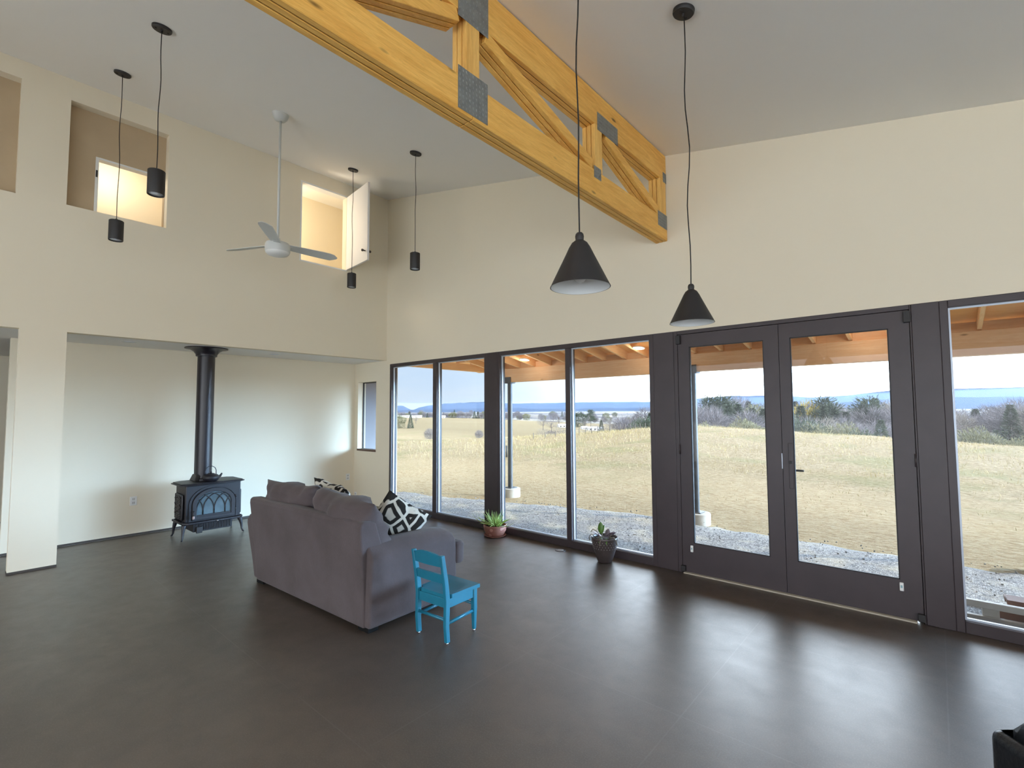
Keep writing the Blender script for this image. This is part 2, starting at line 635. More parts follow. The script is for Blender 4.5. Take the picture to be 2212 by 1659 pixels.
M_floor = m_floor()
M_glass = m_glass()
M_fabric = m_fabric()
M_throw = m_throw()
M_terra = m_terracotta()
M_ground = m_ground()
M_gravel = m_gravel()
M_plain = m_plain()
M_ridge = mat('wooded_ridge', (.06, .07, .10), 1, spec=0, col2=(.035, .04, .065), vscale=.012)
M_bark = mat('grey_bark', (.20, .17, .16), .95, spec=.1)
M_twig = mat('bare_grey_twigs', (.27, .25, .265), .95, spec=.1, col2=(.15, .145, .16), vscale=.7)
M_tan_tw = mat('pale_tan_twigs', (.34, .31, .27), .95, spec=.1, col2=(.22, .20, .19), vscale=.7)
M_cedar = mat('dark_evergreen', (.07, .09, .075), .95, spec=.1, col2=(.13, .155, .11), vscale=1.2)
M_olive = mat('olive_foliage', (.28, .265, .165), .95, spec=.1, col2=(.155, .165, .11), vscale=1.2)
M_gold = mat('yellowed_foliage', (.50, .36, .08), .95, spec=.1, col2=(.36, .32, .10), vscale=1.2)
M_straw = mat('dry_grass_blades', (.50, .41, .25), .95, spec=.05, col2=(.38, .33, .16), vscale=.3)
M_barn = mat('white_barn_wall', (.85, .85, .83), .8)
M_barnroof = mat('pale_metal_roof', (.72, .73, .75), .5)
M_fence = mat('weathered_fence_post', (.13, .115, .10), .9)

# ------------------------------------------------------------------ the room shell
H0, SL = 5.3465, 0.2012


def ceil_z(x):
    return H0 - SL * x


def struct(o):
    o['kind'] = 'structure'
    return o


ZS = 2.51                      # soffit over the alcove
ZT = 2.44                      # top of the glazing
XE, YB = 12.0, -9.5            # far ends of the room, behind the camera

struct(MB().box((-3.6, YB, -.12), (XE, .14, 0)).build('floor', M_floor))
# sloped ceiling slab
m = MB()
m.prism([(-.12, YB, ceil_z(-.12)), (XE, YB, ceil_z(XE)), (XE, YB, ceil_z(XE) + .2), (-.12, YB, ceil_z(-.12) + .2)], (0, .16 - YB, 0))
struct(m.build('ceiling', M_ceil))


def wall_x(x0, x1, y0, y1, z0, z1, holes):
    """wall slab x0..x1 over y0..y1, z0..z1 with rectangular holes (ya, yb, za, zb)"""
    mb = MB()
    ys = sorted({y0, y1, *[h[0] for h in holes], *[h[1] for h in holes]})
    zs = sorted({z0, z1, *[h[2] for h in holes], *[h[3] for h in holes]})
    for a, b in zip(ys, ys[1:]):
        run = None
        for c, d in zip(zs, zs[1:]):
            inside = any(h[0] <= a and b <= h[1] and h[2] <= c and d <= h[3] for h in holes)
            if inside:
                if run:
                    mb.box((x0, a, run[0]), (x1, b, run[1]))
                run = None
            else:
                run = (run[0], d) if run else (c, d)
        if run:
            mb.box((x0, a, run[0]), (x1, b, run[1]))
    return mb


H1 = (-5.45, -4.542, 3.912, 5.15)
H2 = (-4.152, -3.232, 3.917, 5.108)
H3 = (-1.536, -.792, 3.918, 5.126)
struct(wall_x(-.12, 0, YB, 0, ZS, ceil_z(-.12) + .1, [H1, H2, H3]).build('wall_left', M_wall))
# free-standing pier below it
struct(MB().box((-.12, -4.463, 0), (0, -4.097, ZS)).build('wall_pier', M_wall))
# soffit over the alcove (also the loft floor)
struct(MB().box((-3.6, YB, ZS), (-.12, 0, ZS + .12)).build('ceiling_alcove', M_ceil))
struct(MB().box((-1.11, -4.47, 0), (-.993, 0, ZS)).build('wall_alcove', M_wall))
struct(MB().box((-3.7, YB, 0), (-3.6, 0, ZS)).build('wall_hall', M_wall))
struct(MB().box((-.993, -4.47, .004), (-.980, 0, .028)).build('baseboard_alcove', M_base))
struct(MB().box((-.12, -4.466, .0), (.004, -4.094, .022)).build('baseboard_pier', M_base))
# loft room behind the openings
struct(MB().box((-1.2, YB, ZS + .12), (-1.1, 0, 5.42)).build('wall_loft', M_wall))
struct(MB().box((-1.2, YB, 5.40), (-.12, 0.14, 5.50)).build('ceiling_loft', M_ceil))
struct(MB().box((-1.1, -3.0, ZS + .12), (-.12, -2.9, 5.40)).build('wall_loft_partition', M_wall))
# recess 1 and 2: tan panels set back in the wall; a white-framed hatch opening in the second
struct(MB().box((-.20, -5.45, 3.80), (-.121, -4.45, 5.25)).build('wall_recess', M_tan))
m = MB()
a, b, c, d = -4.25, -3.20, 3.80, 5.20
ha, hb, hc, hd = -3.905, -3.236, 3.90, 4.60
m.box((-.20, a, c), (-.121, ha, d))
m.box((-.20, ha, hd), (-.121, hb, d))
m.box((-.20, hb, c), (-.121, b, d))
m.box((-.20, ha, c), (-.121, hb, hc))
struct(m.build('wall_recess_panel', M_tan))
m = MB()
m.box((-.205, ha - .002, hc), (-.114, ha + .028, hd))
m.box((-.205, ha + .028, hd - .022), (-.114, hb, hd + .002))
tr = struct(m.build('trim_hatch_frame', M_white, bevel=.003))
MB().box((-.117, ha + .002, 4.36), (-.108, ha + .018, 4.44)).build('hinge', M_black, tr)

# window wall, with the narrow side window left of the glazing
NX0, NX1, NZ0, NZ1 = -.885, -.304, .955, 2.168
m = MB()
Y0, Y1 = 0.0, .16
xs = [(-3.6, NX0, 0, ZS), (NX1, .10, 0, ZS), (NX0, NX1, 0, NZ0), (NX0, NX1, NZ1, ZS)]
for x0, x1, z0, z1 in xs:
    m.box((x0, Y0, z0), (x1, Y1, z1))
m.prism([(-1.2, Y0, ZS), (.10, Y0, ZS), (.10, Y0, ZT), (XE, Y0, ZT), (XE, Y0, ceil_z(XE) + .1), (-1.2, Y0, ceil_z(-1.2) + .1)], (0, Y1 - Y0, 0))
struct(m.build('wall_window', M_wall))
# other walls, out of the photograph: right-hand and rear walls, their wide openings added for fill light
m = MB()
ra, rb, rc_, rd = -9.2, -3.0, .15, 2.75
m.box((XE, YB, 0), (XE + .12, ra, ceil_z(XE) + .1))
m.box((XE, rb, 0), (XE + .12, .16, ceil_z(XE) + .1))
m.box((XE, ra, 0), (XE + .12, rb, rc_))
m.box((XE, ra, rd), (XE + .12, rb, ceil_z(XE) + .1))
struct(m.build('wall_right', M_wall))
m = MB()
OX0, OX1, OZ0, OZ1 = 0.4, 11.7, .12, 2.95
m.box((-3.6, YB - .12, 0), (OX0, YB, ZS))
m.box((OX0, YB - .12, 0), (OX1, YB, OZ0))
m.box((OX1, YB - .12, 0), (XE + .12, YB, ZS))
m.prism([(-1.2, YB - .12, ZS), (OX0, YB - .12, ZS), (OX0, YB - .12, OZ1), (OX1, YB - .12, OZ1), (OX1, YB - .12, ZS), (XE, YB - .12, ZS), (XE, YB - .12, ceil_z(XE) + .1), (-1.2, YB - .12, ceil_z(-1.2) + .1)], (0, .12, 0))
struct(m.build('wall_back', M_wall))


# ------------------------------------------------------------------ glazing
def bars(rects, y0=0.0, y1=.11):
    mb = MB()
    for x0, x1, z0, z1 in rects:
        mb.box((x0, y0, z0), (x1, y1, z1))
    return mb


def window(name, x0, x1, mulls, lab):
    r = struct(empty(name, ((x0 + x1) / 2, .05, 0)))
    ox = (x0 + x1) / 2
    edges = [x0] + [v for a in mulls for v in a] + [x1]
    rects = [(x0, x0 + .05, 0, ZT), (x1 - .05, x1, 0, ZT), (x0 + .05, x1 - .05, 0, .085), (x0 + .05, x1 - .05, 2.385, ZT)]
    rects += [(a, b, .085, 2.385) for a, b in mulls]
    f = bars(rects).xform(Matrix.Translation((-ox, -.05, 0))).build('window_frame', M_dark, r, bevel=.004)
    xs_ = [x0 + .05] + [v for a in mulls for v in a] + [x1 - .05]
    for a, b in zip(xs_[::2], xs_[1::2]):
        MB().box((a + .001 - ox, .010, .086), (b - .001 - ox, .018, 2.384)).build('glass_pane', M_glass, r)
        g = MB()
        for (p, q, z0, z1) in ((a, a + .012, .085, 2.385), (b - .012, b, .085, 2.385), (a + .012, b - .012, .085, .099), (a + .012, b - .012, 2.373, 2.385)):
            g.box((p - ox, -.012, z0), (q - ox, .009, z1))
        g.build('glazing_bead', M_alum, r)
    return r


window('window_1', .10, 2.40, [(1.235, 1.325)], '')
window('window_2', 2.595, 4.868, [(3.727, 3.797)], '')
window('window_3', 7.165, 9.5, [], '')
window('window_4', 9.75, 11.9, [], '')
for i, (a, b) in enumerate(((2.399, 2.596), (4.867, 5.092), (7.0, 7.166), (9.499, 9.751)), 1):
    mb = MB().box((a, -.004, 0), (b, .13, ZT))
    struct(mb.build('trim_%d' % i, M_dark, bevel=.004))
struct(MB().box((11.902, 0, 0), (XE, .14, ZT)).build('wall_end', M_wall))
# narrow side window with walnut sill
r = struct(empty('window_5', ((NX0 + NX1) / 2, 0, NZ0)))
L = Vector(r.location)
mb = MB()
for x0, x1, z0, z1 in ((NX0, NX0 + .012, NZ0, NZ1), (NX1 - .012, NX1, NZ0, NZ1), (NX0, NX1, NZ1 - .016, NZ1)):
    mb.box((x0 - L.x, .10, z0 - L.z), (x1 - L.x, .125, z1 - L.z))
mb.build('window_frame', M_black, r)
MB().box((NX0 + .012 - L.x, .112, .0), (NX1 - .012 - L.x, .118, NZ1 - NZ0 - .016)).build('glass_pane', M_glass, r)
MB().box((NX0 - .004 - L.x, -.012, -.03), (NX1 + .004 - L.x, .125, .004)).build('window_sill', M_sill, r, bevel=.003)
# outside jamb of that window (deep side wall)
struct(MB().box((NX0 - .10, .161, -.14), (NX0, .78, 3.0)).build('wall_wing', mat('grey_siding', (.27, .26, .275), .8)))


# the pair of glazed doors
def door(name, x0, x1, g0, g1, hinge_left):
    ox = x0 if hinge_left else x1
    r = struct(empty(name, (ox, .0, 0)))
    zb, zt, gb, gt = .016, 2.398, .302, 2.268
    mb = MB()
    for a, b, c, d in ((x0, g0, zb, zt), (g1, x1, zb, zt), (g0, g1, zb, gb), (g0, g1, gt, zt)):
        mb.box((a - ox, .004, c), (b - ox, .055, d))
    mb.build('door_panel', M_dark, r)
    MB().box((g0 - ox, .026, gb), (g1 - ox, .034, gt)).build('glass_pane', M_glass, r)
    mb = MB()
    for a, b, c, d in ((g0, g0 + .008, gb, gt), (g1 - .008, g1, gb, gt), (g0, g1, gb, gb + .008), (g0, g1, gt - .008, gt)):
        mb.box((a - ox, .006, c), (b - ox, .026, d))
    mb.build('glazing_bead', M_seal, r)
    s = 1 if hinge_left else -1
    hx = 0.0
    for z0, z1, nm in ((2.30, 2.39, 'pivot_hinge'), (.02, .075, 'pivot_hinge')):
        MB().box((hx + s * .012 - .022, -.030, z0), (hx + s * .012 + .022, .006, z1)).build(nm, M_black, r, bevel=.004)
    mb = MB()
    mb.box((hx - .005, -.008, 1.18), (hx + .005, .006, 1.28))
    mb.tube([(hx, -.010, 1.18), (hx, -.010, 1.28)], .007, 8)
    mb.build('hinge', M_dark, r)
    return r, ox


d1, ox1 = door('door_1', 5.135, 6.064, 5.250, 5.940, True)
d2, ox2 = door('door_2', 6.068, 6.985, 6.155, 6.854, False)
MB().box((6.060 - ox1, -.001, 1.10), (6.066 - ox1, .006, 1.235)).build('latch_plate', M_alum, d1)
MB().box((6.115 - ox2, -.004, .93), (6.150 - ox2, .006, 1.33)).build('escutcheon', M_dark, d2, bevel=.003)
mb = MB()
mb.tube([(6.13 - ox2, -.004, 1.16), (6.13 - ox2, -.022, 1.16)], .014, 12)
mb.build('keyhole_rose', M_black, d2)
mb = MB()
mb.tube([(6.128 - ox2, .056, 1.08), (6.128 - ox2, .10, 1.08), (6.16 - ox2, .105, 1.08), (6.21 - ox2, .105, 1.08)], [.012, .010, .010, .009], 8)
mb.build('lever_handle', M_black, d2)
# door frame (head and jambs) and pale threshold
mb = bars([(5.091, 5.131, 0, ZT), (6.989, 7.001, 0, ZT), (5.131, 6.989, 2.402, ZT)], 0, .12)
for x0, x1, z0, z1 in ((5.10, 5.165, 0, ZT), (6.955, 7.03, 0, ZT), (6.03, 6.10, .016, 2.41), (5.10, 7.03, 2.37, ZT)):
    mb.box((x0, .058, z0), (x1, .13, z1))
struct(mb.build('trim_5', M_dark, bevel=.003))
struct(MB().box((5.150, -.030, 0), (6.945, .10, .013)).build('trim_6', mat('pale_threshold', (.42, .37, .29), .6), bevel=.004))
for i, (x, z, lab) in enumerate(((5.232, .250, 'small white door contact sensor low on the left glazed door'), (6.861, .252, 'small white door contact sensor low on the right glazed door'))):
    s = empty('door_sensor', (x, .003, z))
    tag(s, lab, 'sensor')
    MB().box((-.013, -.014, -.032), (.013, 0, .032)).build('sensor_case', M_plastic, s, bevel=.004)
    MB().box((-.006, -.0155, -.008), (.006, -.013, .012)).build('indicator', mat('sensor_dot', (.25, .40, .45), .4), s)

# ------------------------------------------------------------------ roof truss
XT = 5.054
truss = tag(empty('timber_truss', (XT - .064, -2.9, 3.405)), 'long three-ply honey pine roof truss joined with grey nail plates under the ceiling', 'truss')
TL = Vector(truss.location)
PL = ((-.126, -.088), (-.082, -.044), (-.038, 0.0))


def ply(poly, zrot=None):
    """poly: outline in (y, z); three plies across x plus a dark packing core"""
    mb = MB()
    for a, b in PL:
        mb.prism([(XT + a - TL.x, y - TL.y, z - TL.z) for y, z in poly], (b - a, 0, 0))
    return mb


def lumber(name, y0, z0, y1, z1, w, mt):
    d = Vector((y1 - y0, z1 - z0)).normalized()
    nrm = Vector((-d.y, d.x)) * (w / 2)
    o = ply([(y0 - nrm.x, z0 - nrm.y), (y1 - nrm.x, z1 - nrm.y), (y1 + nrm.x, z1 + nrm.y), (y0 + nrm.x, z0 + nrm.y)]).build(name, mt, truss, bevel=.003, bseg=1)
    return o


YL = -9.3
for nm, za, zb, jts in (('bottom_chord', 3.405, 3.635, (-2.86, -6.2)), ('top_chord', 4.040, 4.322, (-4.6,))):
    ys = [-.002] + list(jts) + [YL]
    mb = MB()
    for ya, yb in zip(ys, ys[1:]):
        for k, (a, b) in enumerate(PL):
            off = 0 if k != 1 else .35
            mb.box((XT + a - TL.x, yb + .0015 - TL.y, za - TL.z), (XT + b - TL.x, ya - .0015 - TL.y, zb - TL.z))
    mb.build(nm, M_truss, truss, bevel=.004, bseg=1)
# packing strips: dark colour stands in for shade between the plies
mb = MB()
for a, b in ((-.088, -.082), (-.044, -.038)):
    mb.box((XT + a - TL.x, YL - TL.y, 3.412 - TL.z), (XT + b - TL.x, -.004 - TL.y, 3.63 - TL.z))
    mb.box((XT + a - TL.x, YL - TL.y, 4.047 - TL.z), (XT + b - TL.x, -.004 - TL.y, 4.315 - TL.z))
mb.build('gap_filler', M_trussd, truss)
for yv in (-.088, -1.375, -2.86, -4.45, -5.9, -7.3):
    lumber('vertical_web', yv, 3.635, yv, 4.040, .115 if yv < -.1 else .14, M_trussz)
for y0, z0, y1, z1 in ((-2.745, 4.005, -1.475, 3.668), (-1.25, 4.005, -.21, 3.668), (-2.985, 4.005, -3.86, 3.668), (-4.5, 4.005, -5.8, 3.668)):
    lumber('diagonal_web', y0, z0, y1, z1, .085, M_truss)


def nail_plate(ya, yb, za, zb, horizontal=False):
    mb = MB()
    mb.box((XT + .0005 - TL.x, ya - TL.y, za - TL.z), (XT + .0025 - TL.x, yb - TL.y, zb - TL.z))
    ny = max(2, int((yb - ya) / .026))
    nz = max(2, int((zb - za) / .030))
    for i in range(ny):
        y = ya + (i + .5) * (yb - ya) / ny - TL.y
        for j in range(nz):
            z = za + (j + .5) * (zb - za) / nz - TL.z
            x = XT + .0025 - TL.x
            mb.poly([(x, y - .006, z - .009), (x, y + .006, z - .009), (x + .004, y, z + .001), (x, y - .006, z + .009), (x, y + .006, z + .009)],
                    [(0, 1, 2), (1, 4, 2), (4, 3, 2), (3, 0, 2)])
    return mb.build('nail_plate', M_plate, truss)


for q in ((-2.985, -2.732, 3.425, 3.690), (-2.985, -2.725, 4.0, 4.30), (-1.395, -1.045, 4.0, 4.155), (-1.458, -1.345, 3.565, 3.665), (-.225, -.008, 3.52, 3.672), (-.085, -.006, 4.02, 4.125)):
    nail_plate(*q)

# ------------------------------------------------------------------ hatch door standing open
hd = struct(empty('door_3', (0.004, -.792, 3.918)))
th = math.radians(84)
w_, h_ = .742, 1.206
dirv = Vector((math.sin(th), -math.cos(th), 0))
nv = Vector((math.cos(th), math.sin(th), 0))
mb = MB()
A = Vector((0, 0, 0)) + nv * .0
pts = [A, A + dirv * w_, A + dirv * w_ + nv * .034, A + nv * .034]
mb.prism(pts, (0, 0, h_))
mb.build('door_panel', mat('white_hatch_door', (.80, .78, .76), .5), hd, bevel=.003)
for s in (-1, 1):
    mb = MB()
    c0 = dirv * (w_ - .07) + nv * (.017 + s * .017) + Vector((0, 0, .155))
    mb.tube([c0, c0 + nv * s * .028, c0 + nv * s * .030, c0 + nv * s * .055, c0 + nv * s * .062], [.010, .008, .018, .019, .010], 14)
    mb.build('knob', mat('aged_metal_knob_%s' % ('a' if s < 0 else 'b'), (.10, .09, .085), .3, metal=1), hd)
m = MB()
for z0, z1, y0, y1 in ((3.90, 3.922, -1.556, -.78), (5.118, 5.142, -1.556, -.78)):
    m.box((-.13, y0, z0), (.003, y1, z1))
m.box((-.13, -1.552, 3.922), (.003, -1.531, 5.118))
struct(m.build('trim_7', M_white))

# ------------------------------------------------------------------ pendants
TILT = math.atan(SL)


def wavy(x, y, z0, z1, rnd, amp=.006):
    n = 14
    ph = rnd.uniform(0, 6)
    return [(x + amp * math.sin(ph + i * 1.1) * math.sin(math.pi * i / n), y + amp * math.cos(ph * 1.7 + i * .8) * math.sin(math.pi * i / n), z0 + (z1 - z0) * i / n) for i in range(n + 1)]


def canopy(x, y, r, h, mt, parent, bolts=True):
    z = ceil_z(x)
    mb = MB()
    mb.lathe([(0, 0), (r, 0), (r, -h * .7), (r * .93, -h), (0, -h)], seg=32, smooth=False)
    mb.tube([(0, 0, -h), (0, 0, -h - .018)], [.010, .007], 10)
    mb.xform(Matrix.Translation((0, 0, z - parent.location.z)) @ Matrix.Rotation(TILT, 4, 'Y'))
    c = mb.build('canopy', mt, parent, sharp=35)
    if bolts:
        for s in (-1, 1):
            mb = MB()
            mb.lathe([(0, -h - .005), (.008, -h - .004), (.008, -h), (0, -h)], c=(0, s * r * .62, 0), seg=10)
            mb.xform(Matrix.Rotation(TILT, 4, 'Y'))
            bo = mb.build('screw', M_cord, c)
            bo.location = (0, 0, z - parent.location.z)
    return c


rnd = random.Random(3)
for x, y, zb, lab in ((.842, -3.854, 3.393, 'black cylinder pendant lamp hanging leftmost, before the tan wall recess'),
                      (2.303, -3.845, 3.432, 'black cylinder pendant lamp that hangs largest and nearest at the upper left'),
                      (.80, -1.156, 3.427, 'black cylinder pendant lamp hanging before the open white hatch door'),
                      (2.303, -1.177, 3.390, 'black cylinder pendant lamp hanging just right of the room corner')):
    p_ = tag(empty('cylinder_pendant', (x, y, zb)), lab, 'pendant lamp', 'cylinder pendants round the ceiling fan')
    h = .205
    MB().lathe([(.050, .012), (.0605, 0), (.062, .004), (.062, h - .004), (.058, h), (.012, h), (.010, h + .02), (.0, h + .02)], seg=36).build('lamp_shade', M_black, p_, sharp=40)
    MB().lathe([(0, .006), (.051, .010), (.051, .016), (0, .016)], seg=32).build('diffuser', M_diff, p_)
    canopy(x, y, .072, .022, M_black, p_)
    MB().tube([(a - x, b - y, c - zb) for a, b, c in wavy(x, y, zb + h + .015, ceil_z(x) - .03, rnd)], .0035, 6).build('cord', M_cord, p_)

for x, y, zb, lab in ((5.99, -3.135, 2.150, 'black cone pendant lamp with white inside, larger and nearer, its canopy out of view'),
                      (6.025, -1.961, 2.150, 'black cone pendant lamp with white inside, the smaller one above the left glazed door')):
    p_ = tag(empty('cone_pendant', (x, y, zb)), lab, 'pendant lamp', 'cone pendants')
    prof = [(.129, 0), (.127, .004), (.060, .142), (.046, .172), (.034, .192), (.020, .203), (.0, .206)]
    MB().lathe(prof, seg=56).build('lamp_shade', M_black, p_)
    MB().lathe([(r - .003 if r > .004 else 0, z - .002 if z > .01 else z) for r, z in prof], seg=56).build('shade_lining', M_shade_in, p_)
    MB().lathe([(.0, .200), (.017, .203), (.019, .222), (.017, .232), (.012, .238), (.0, .238)], seg=20).build('socket_cap', M_black, p_, sharp=50)
    MB().lathe([(0, .018), (.014, .022), (.026, .034), (.030, .050), (.027, .070), (.016, .095), (.013, .125), (.0, .125)], seg=24).build('light_bulb', M_bulb, p_)
    canopy(x, y, .066, .024, M_black, p_)
    MB().tube([(a - x, b - y, c - zb) for a, b, c in wavy(x, y, zb + .236, ceil_z(x) - .03, rnd, .010)], .0036, 6).build('cord', M_cord, p_)

# ------------------------------------------------------------------ ceiling fan
FX, FY = 1.62, -2.56
fan = tag(empty('ceiling_fan', (FX, FY, 3.37)), 'white three-bladed ceiling fan on a long downrod before the loft wall', 'ceiling fan')
zc = ceil_z(FX) - 3.37
mb = MB().lathe([(0, 0), (.088, 0), (.088, -.012), (.076, -.05), (.052, -.08), (.022, -.088), (0, -.088)], seg=36)
mb.xform(Matrix.Translation((0, 0, zc)) @ Matrix.Rotation(TILT, 4, 'Y'))
mb.build('canopy', M_fan, fan, sharp=45)
MB().tube([(0, 0, .17), (0, 0, zc - .07)], .0135, 14).build('downrod', M_fan, fan)
MB().lathe([(0, .045), (.125, .045), (.130, .06), (.130, .125), (.118, .146), (.05, .158), (.026, .165), (.026, .205), (0, .205)], seg=40).build('motor_housing', M_fan, fan, sharp=40)
MB().lathe([(0, 0), (.06, .003), (.105, .018), (.122, .036), (.124, .046), (0, .046)], seg=40).build('bowl_cover', M_white, fan, sharp=40)
for a in (326, 86, 206):
    mb = MB()
    n = 10
    top, bot = [], []
    for i in range(n + 1):
        s = i / n
        rr = .10 + s * .59
        hw = .052 + .022 * math.sin(min(1, s * 1.3) * math.pi * .5)
        lead = hw * (1 if s < .9 else math.sqrt(max(0.05, 1 - ((s - .9) / .1) ** 2)))
        trail = hw * (1 if s < .8 else math.sqrt(max(0.05, 1 - ((s - .8) / .2) ** 2)))
        top.append((rr, lead))
        bot.append((rr, -trail))
    out = [(x, y, 0) for x, y in top] + [(x, y, 0) for x, y in reversed(bot)]
    mb.prism(out, (0, 0, .006))
    mb.xform(Matrix.Translation((0, 0, .125)) @ Matrix.Rotation(math.radians(a), 4, 'Z') @ Matrix.Rotation(math.radians(-14), 4, 'X'))
    bl = mb.build('blade', M_fan, fan)
    mb = MB()
    mb.box((.075, -.022, .122 - .125), (.16, .022, .131 - .125))
    mb.xform(Matrix.Translation((0, 0, .123)) @ Matrix.Rotation(math.radians(a), 4, 'Z') @ Matrix.Rotation(math.radians(-14), 4, 'X'))
    mb.build('blade_bracket', M_fan, bl, bevel=.003)

# ------------------------------------------------------------------ small fixtures
for i, (x, y, lab) in enumerate(((-.40, -3.475, 'flush white recessed downlight in the alcove soffit left of the stovepipe'), (-.44, -1.702, 'flush white recessed downlight in the alcove soffit right of the stovepipe'))):
    o = tag(empty('recessed_light', (x, y, ZS)), lab, 'downlight', 'alcove downlights')
    MB().lathe([(.055, -.002), (.085, -.006), (.088, 0)], seg=32).build('trim_ring', M_white, o)
    MB().lathe([(0, -.001), (.056, -.003), (.056, 0), (0, 0)], seg=32).build('lens', M_diff, o)


def outlet(loc, axis, lab, tone=M_plastic):
    o = tag(empty('wall_outlet', loc), lab, 'outlet')
    R_ = Matrix.Rotation(math.radians(90), 4, 'Z') if axis == 'x' else Matrix.Identity(4)
    mb = MB().box((-.038, -.006, -.058), (.038, 0, .058)).xform(R_)
    mb.build('cover_plate', tone, o, bevel=.003)
    for s in (-1, 1):
        mb = MB().box((-.017, -.009, s * .024 - .016), (.017, -.004, s * .024 + .016))
        mb.xform(R_)
        rc = mb.build('receptacle', mat('outlet_face', (.62, .62, .60), .5), o, bevel=.004)
        for dx in (-.007, .007):
            mb = MB()
            mb.box((dx - .0015, -.0097, s * .024 - .004), (dx + .0015, -.0085, s * .024 + .007))
            mb.xform(R_)
            mb.build('slot', M_seal, rc)
    return o


outlet((-.993, -3.257, .457), 'x', 'white duplex wall outlet on the alcove wall left of the stove')
outlet((-.993, -.125, .451), 'x', 'white duplex wall outlet on the alcove wall near its right corner')
outlet((-.925, 0, .115), 'y', 'white wall outlet under the narrow side window near the floor')
for x, y, lab in ((1.211, -.147, 'round metal floor outlet cover beside the sofa by the left window'), (3.748, -.161, 'round metal floor outlet cover between the two potted plants')):
    o = tag(empty('floor_outlet', (x, y, 0)), lab, 'floor outlet', 'floor outlets along the windows')
    MB().lathe([(0, .004), (.042, .004), (.047, .006), (.060, .006), (.064, .002), (.064, 0), (0, 0)], seg=36).build('cover_ring', mat('dull_nickel_%d' % int(x), (.16, .16, .17), .4, metal=.7), o, sharp=50)
    MB().lathe([(0, .0075), (.036, .0075), (.040, .005), (0, .003)], seg=30).build('lid', mat('brushed_lid_%d' % int(x), (.38, .38, .40), .35, metal=.6), o, sharp=50)

# ------------------------------------------------------------------ wood stove
SO = Vector((-.33, -2.57, 0))
stove = tag(empty('wood_stove', SO), 'black cast iron wood stove with arched window tracery in the alcove', 'wood stove')


def sbox(mb, x0, x1, y0, y1, z0, z1):
    return mb.box((x0, y0, z0), (x1, y1, z1))


sbox(MB(), -.20, .21, -.325, .325, .225, .690).build('body', M_iron, stove, bevel=.012, bseg=3)
mb = MB()
oct_ = [(-.24, -.30), (-.17, -.395), (.20, -.395), (.262, -.30), (.262, .30), (.20, .375), (-.17, .375), (-.24, .30)]
mb.prism([(x, y, .690) for x, y in oct_], (0, 0, .014))
mb.prism([(x * .93, y * .95, .704) for x, y in oct_], (0, 0, .012))
mb.build('top_plate', M_iron, stove, bevel=.005)
mb = MB()
led = [(-.22, -.36), (.20, -.36), (.262, -.30), (.262, .30), (.20, .36), (-.22, .36)]
mb.prism([(x, y, .200) for x, y in led], (0, 0, .026))
mb.build('base_ledge', M_iron, stove, bevel=.006)
mb = sbox(MB(), -.16, .17, -.22, .24, .085, .20)
for i in range(22):
    y = -.20 + i * .0195
    mb.box((.17, y, .10), (.178, y + .008, .19))
ad = mb.build('ash_drawer', M_iron, stove, bevel=.003, bseg=1)
MB().box((.17, -.19, .07), (.20, -.12, .15)).build('latch', M_black, ad, bevel=.006)
MB().lathe([(0, 0), (.012, .004), (.012, .012), (0, .016)], c=(.268, .03, .205), seg=12).build('air_control_knob', M_knob, stove)


def arch(hw, zs, zt, zb, n=24):
    """closed arch outline in (y, z), centre y = .005"""
    pts = [(-hw, zb), (hw, zb)]
    for i in range(n + 1):
        a = math.pi * i / n
        pts.append((hw * math.cos(a), zs + (zt - zs) * math.sin(a)))
    return pts


def arch_ring(mb, o, i, x0, x1):
    n = len(o)
    vo0 = [(x0, y, z) for y, z in o]
    vi0 = [(x0, y, z) for y, z in i]
    vo1 = [(x1, y, z) for y, z in o]
    vi1 = [(x1, y, z) for y, z in i]
    vs = [mb.bm.verts.new(v) for v in vo0 + vi0 + vo1 + vi1]
    for k in range(n):
        j = (k + 1) % n
        mb.bm.faces.new((vs[2 * n + k], vs[2 * n + j], vs[3 * n + j], vs[3 * n + k]))
        mb.bm.faces.new((vs[k], vs[j], vs[2 * n + j], vs[2 * n + k]))
        mb.bm.faces.new((vs[n + k], vs[n + j], vs[3 * n + j], vs[3 * n + k]))


mb = MB()
arch_ring(mb, arch(.288, .44, .672, .232), arch(.262, .44, .650, .240), .205, .222)
mb.build('arch_moulding', M_iron, stove)
mb = MB()
arch_ring(mb, arch(.252, .44, .640, .245), arch(.203, .44, .592, .285), .208, .236)
dr = mb.build('door', M_iron, stove, bevel=.004)
MB().prism([(.2145, y, z) for y, z in arch(.204, .44, .593, .284)], (.004, 0, 0)).build('door_glass', M_stoveglass, dr)
mb = MB()


def inside(y, z):
    if abs(y) > .205 or z < .284:
        return False
    if z < .44:
        return True
    return (y / .205) ** 2 + ((z - .44) / .154) ** 2 < 1.02


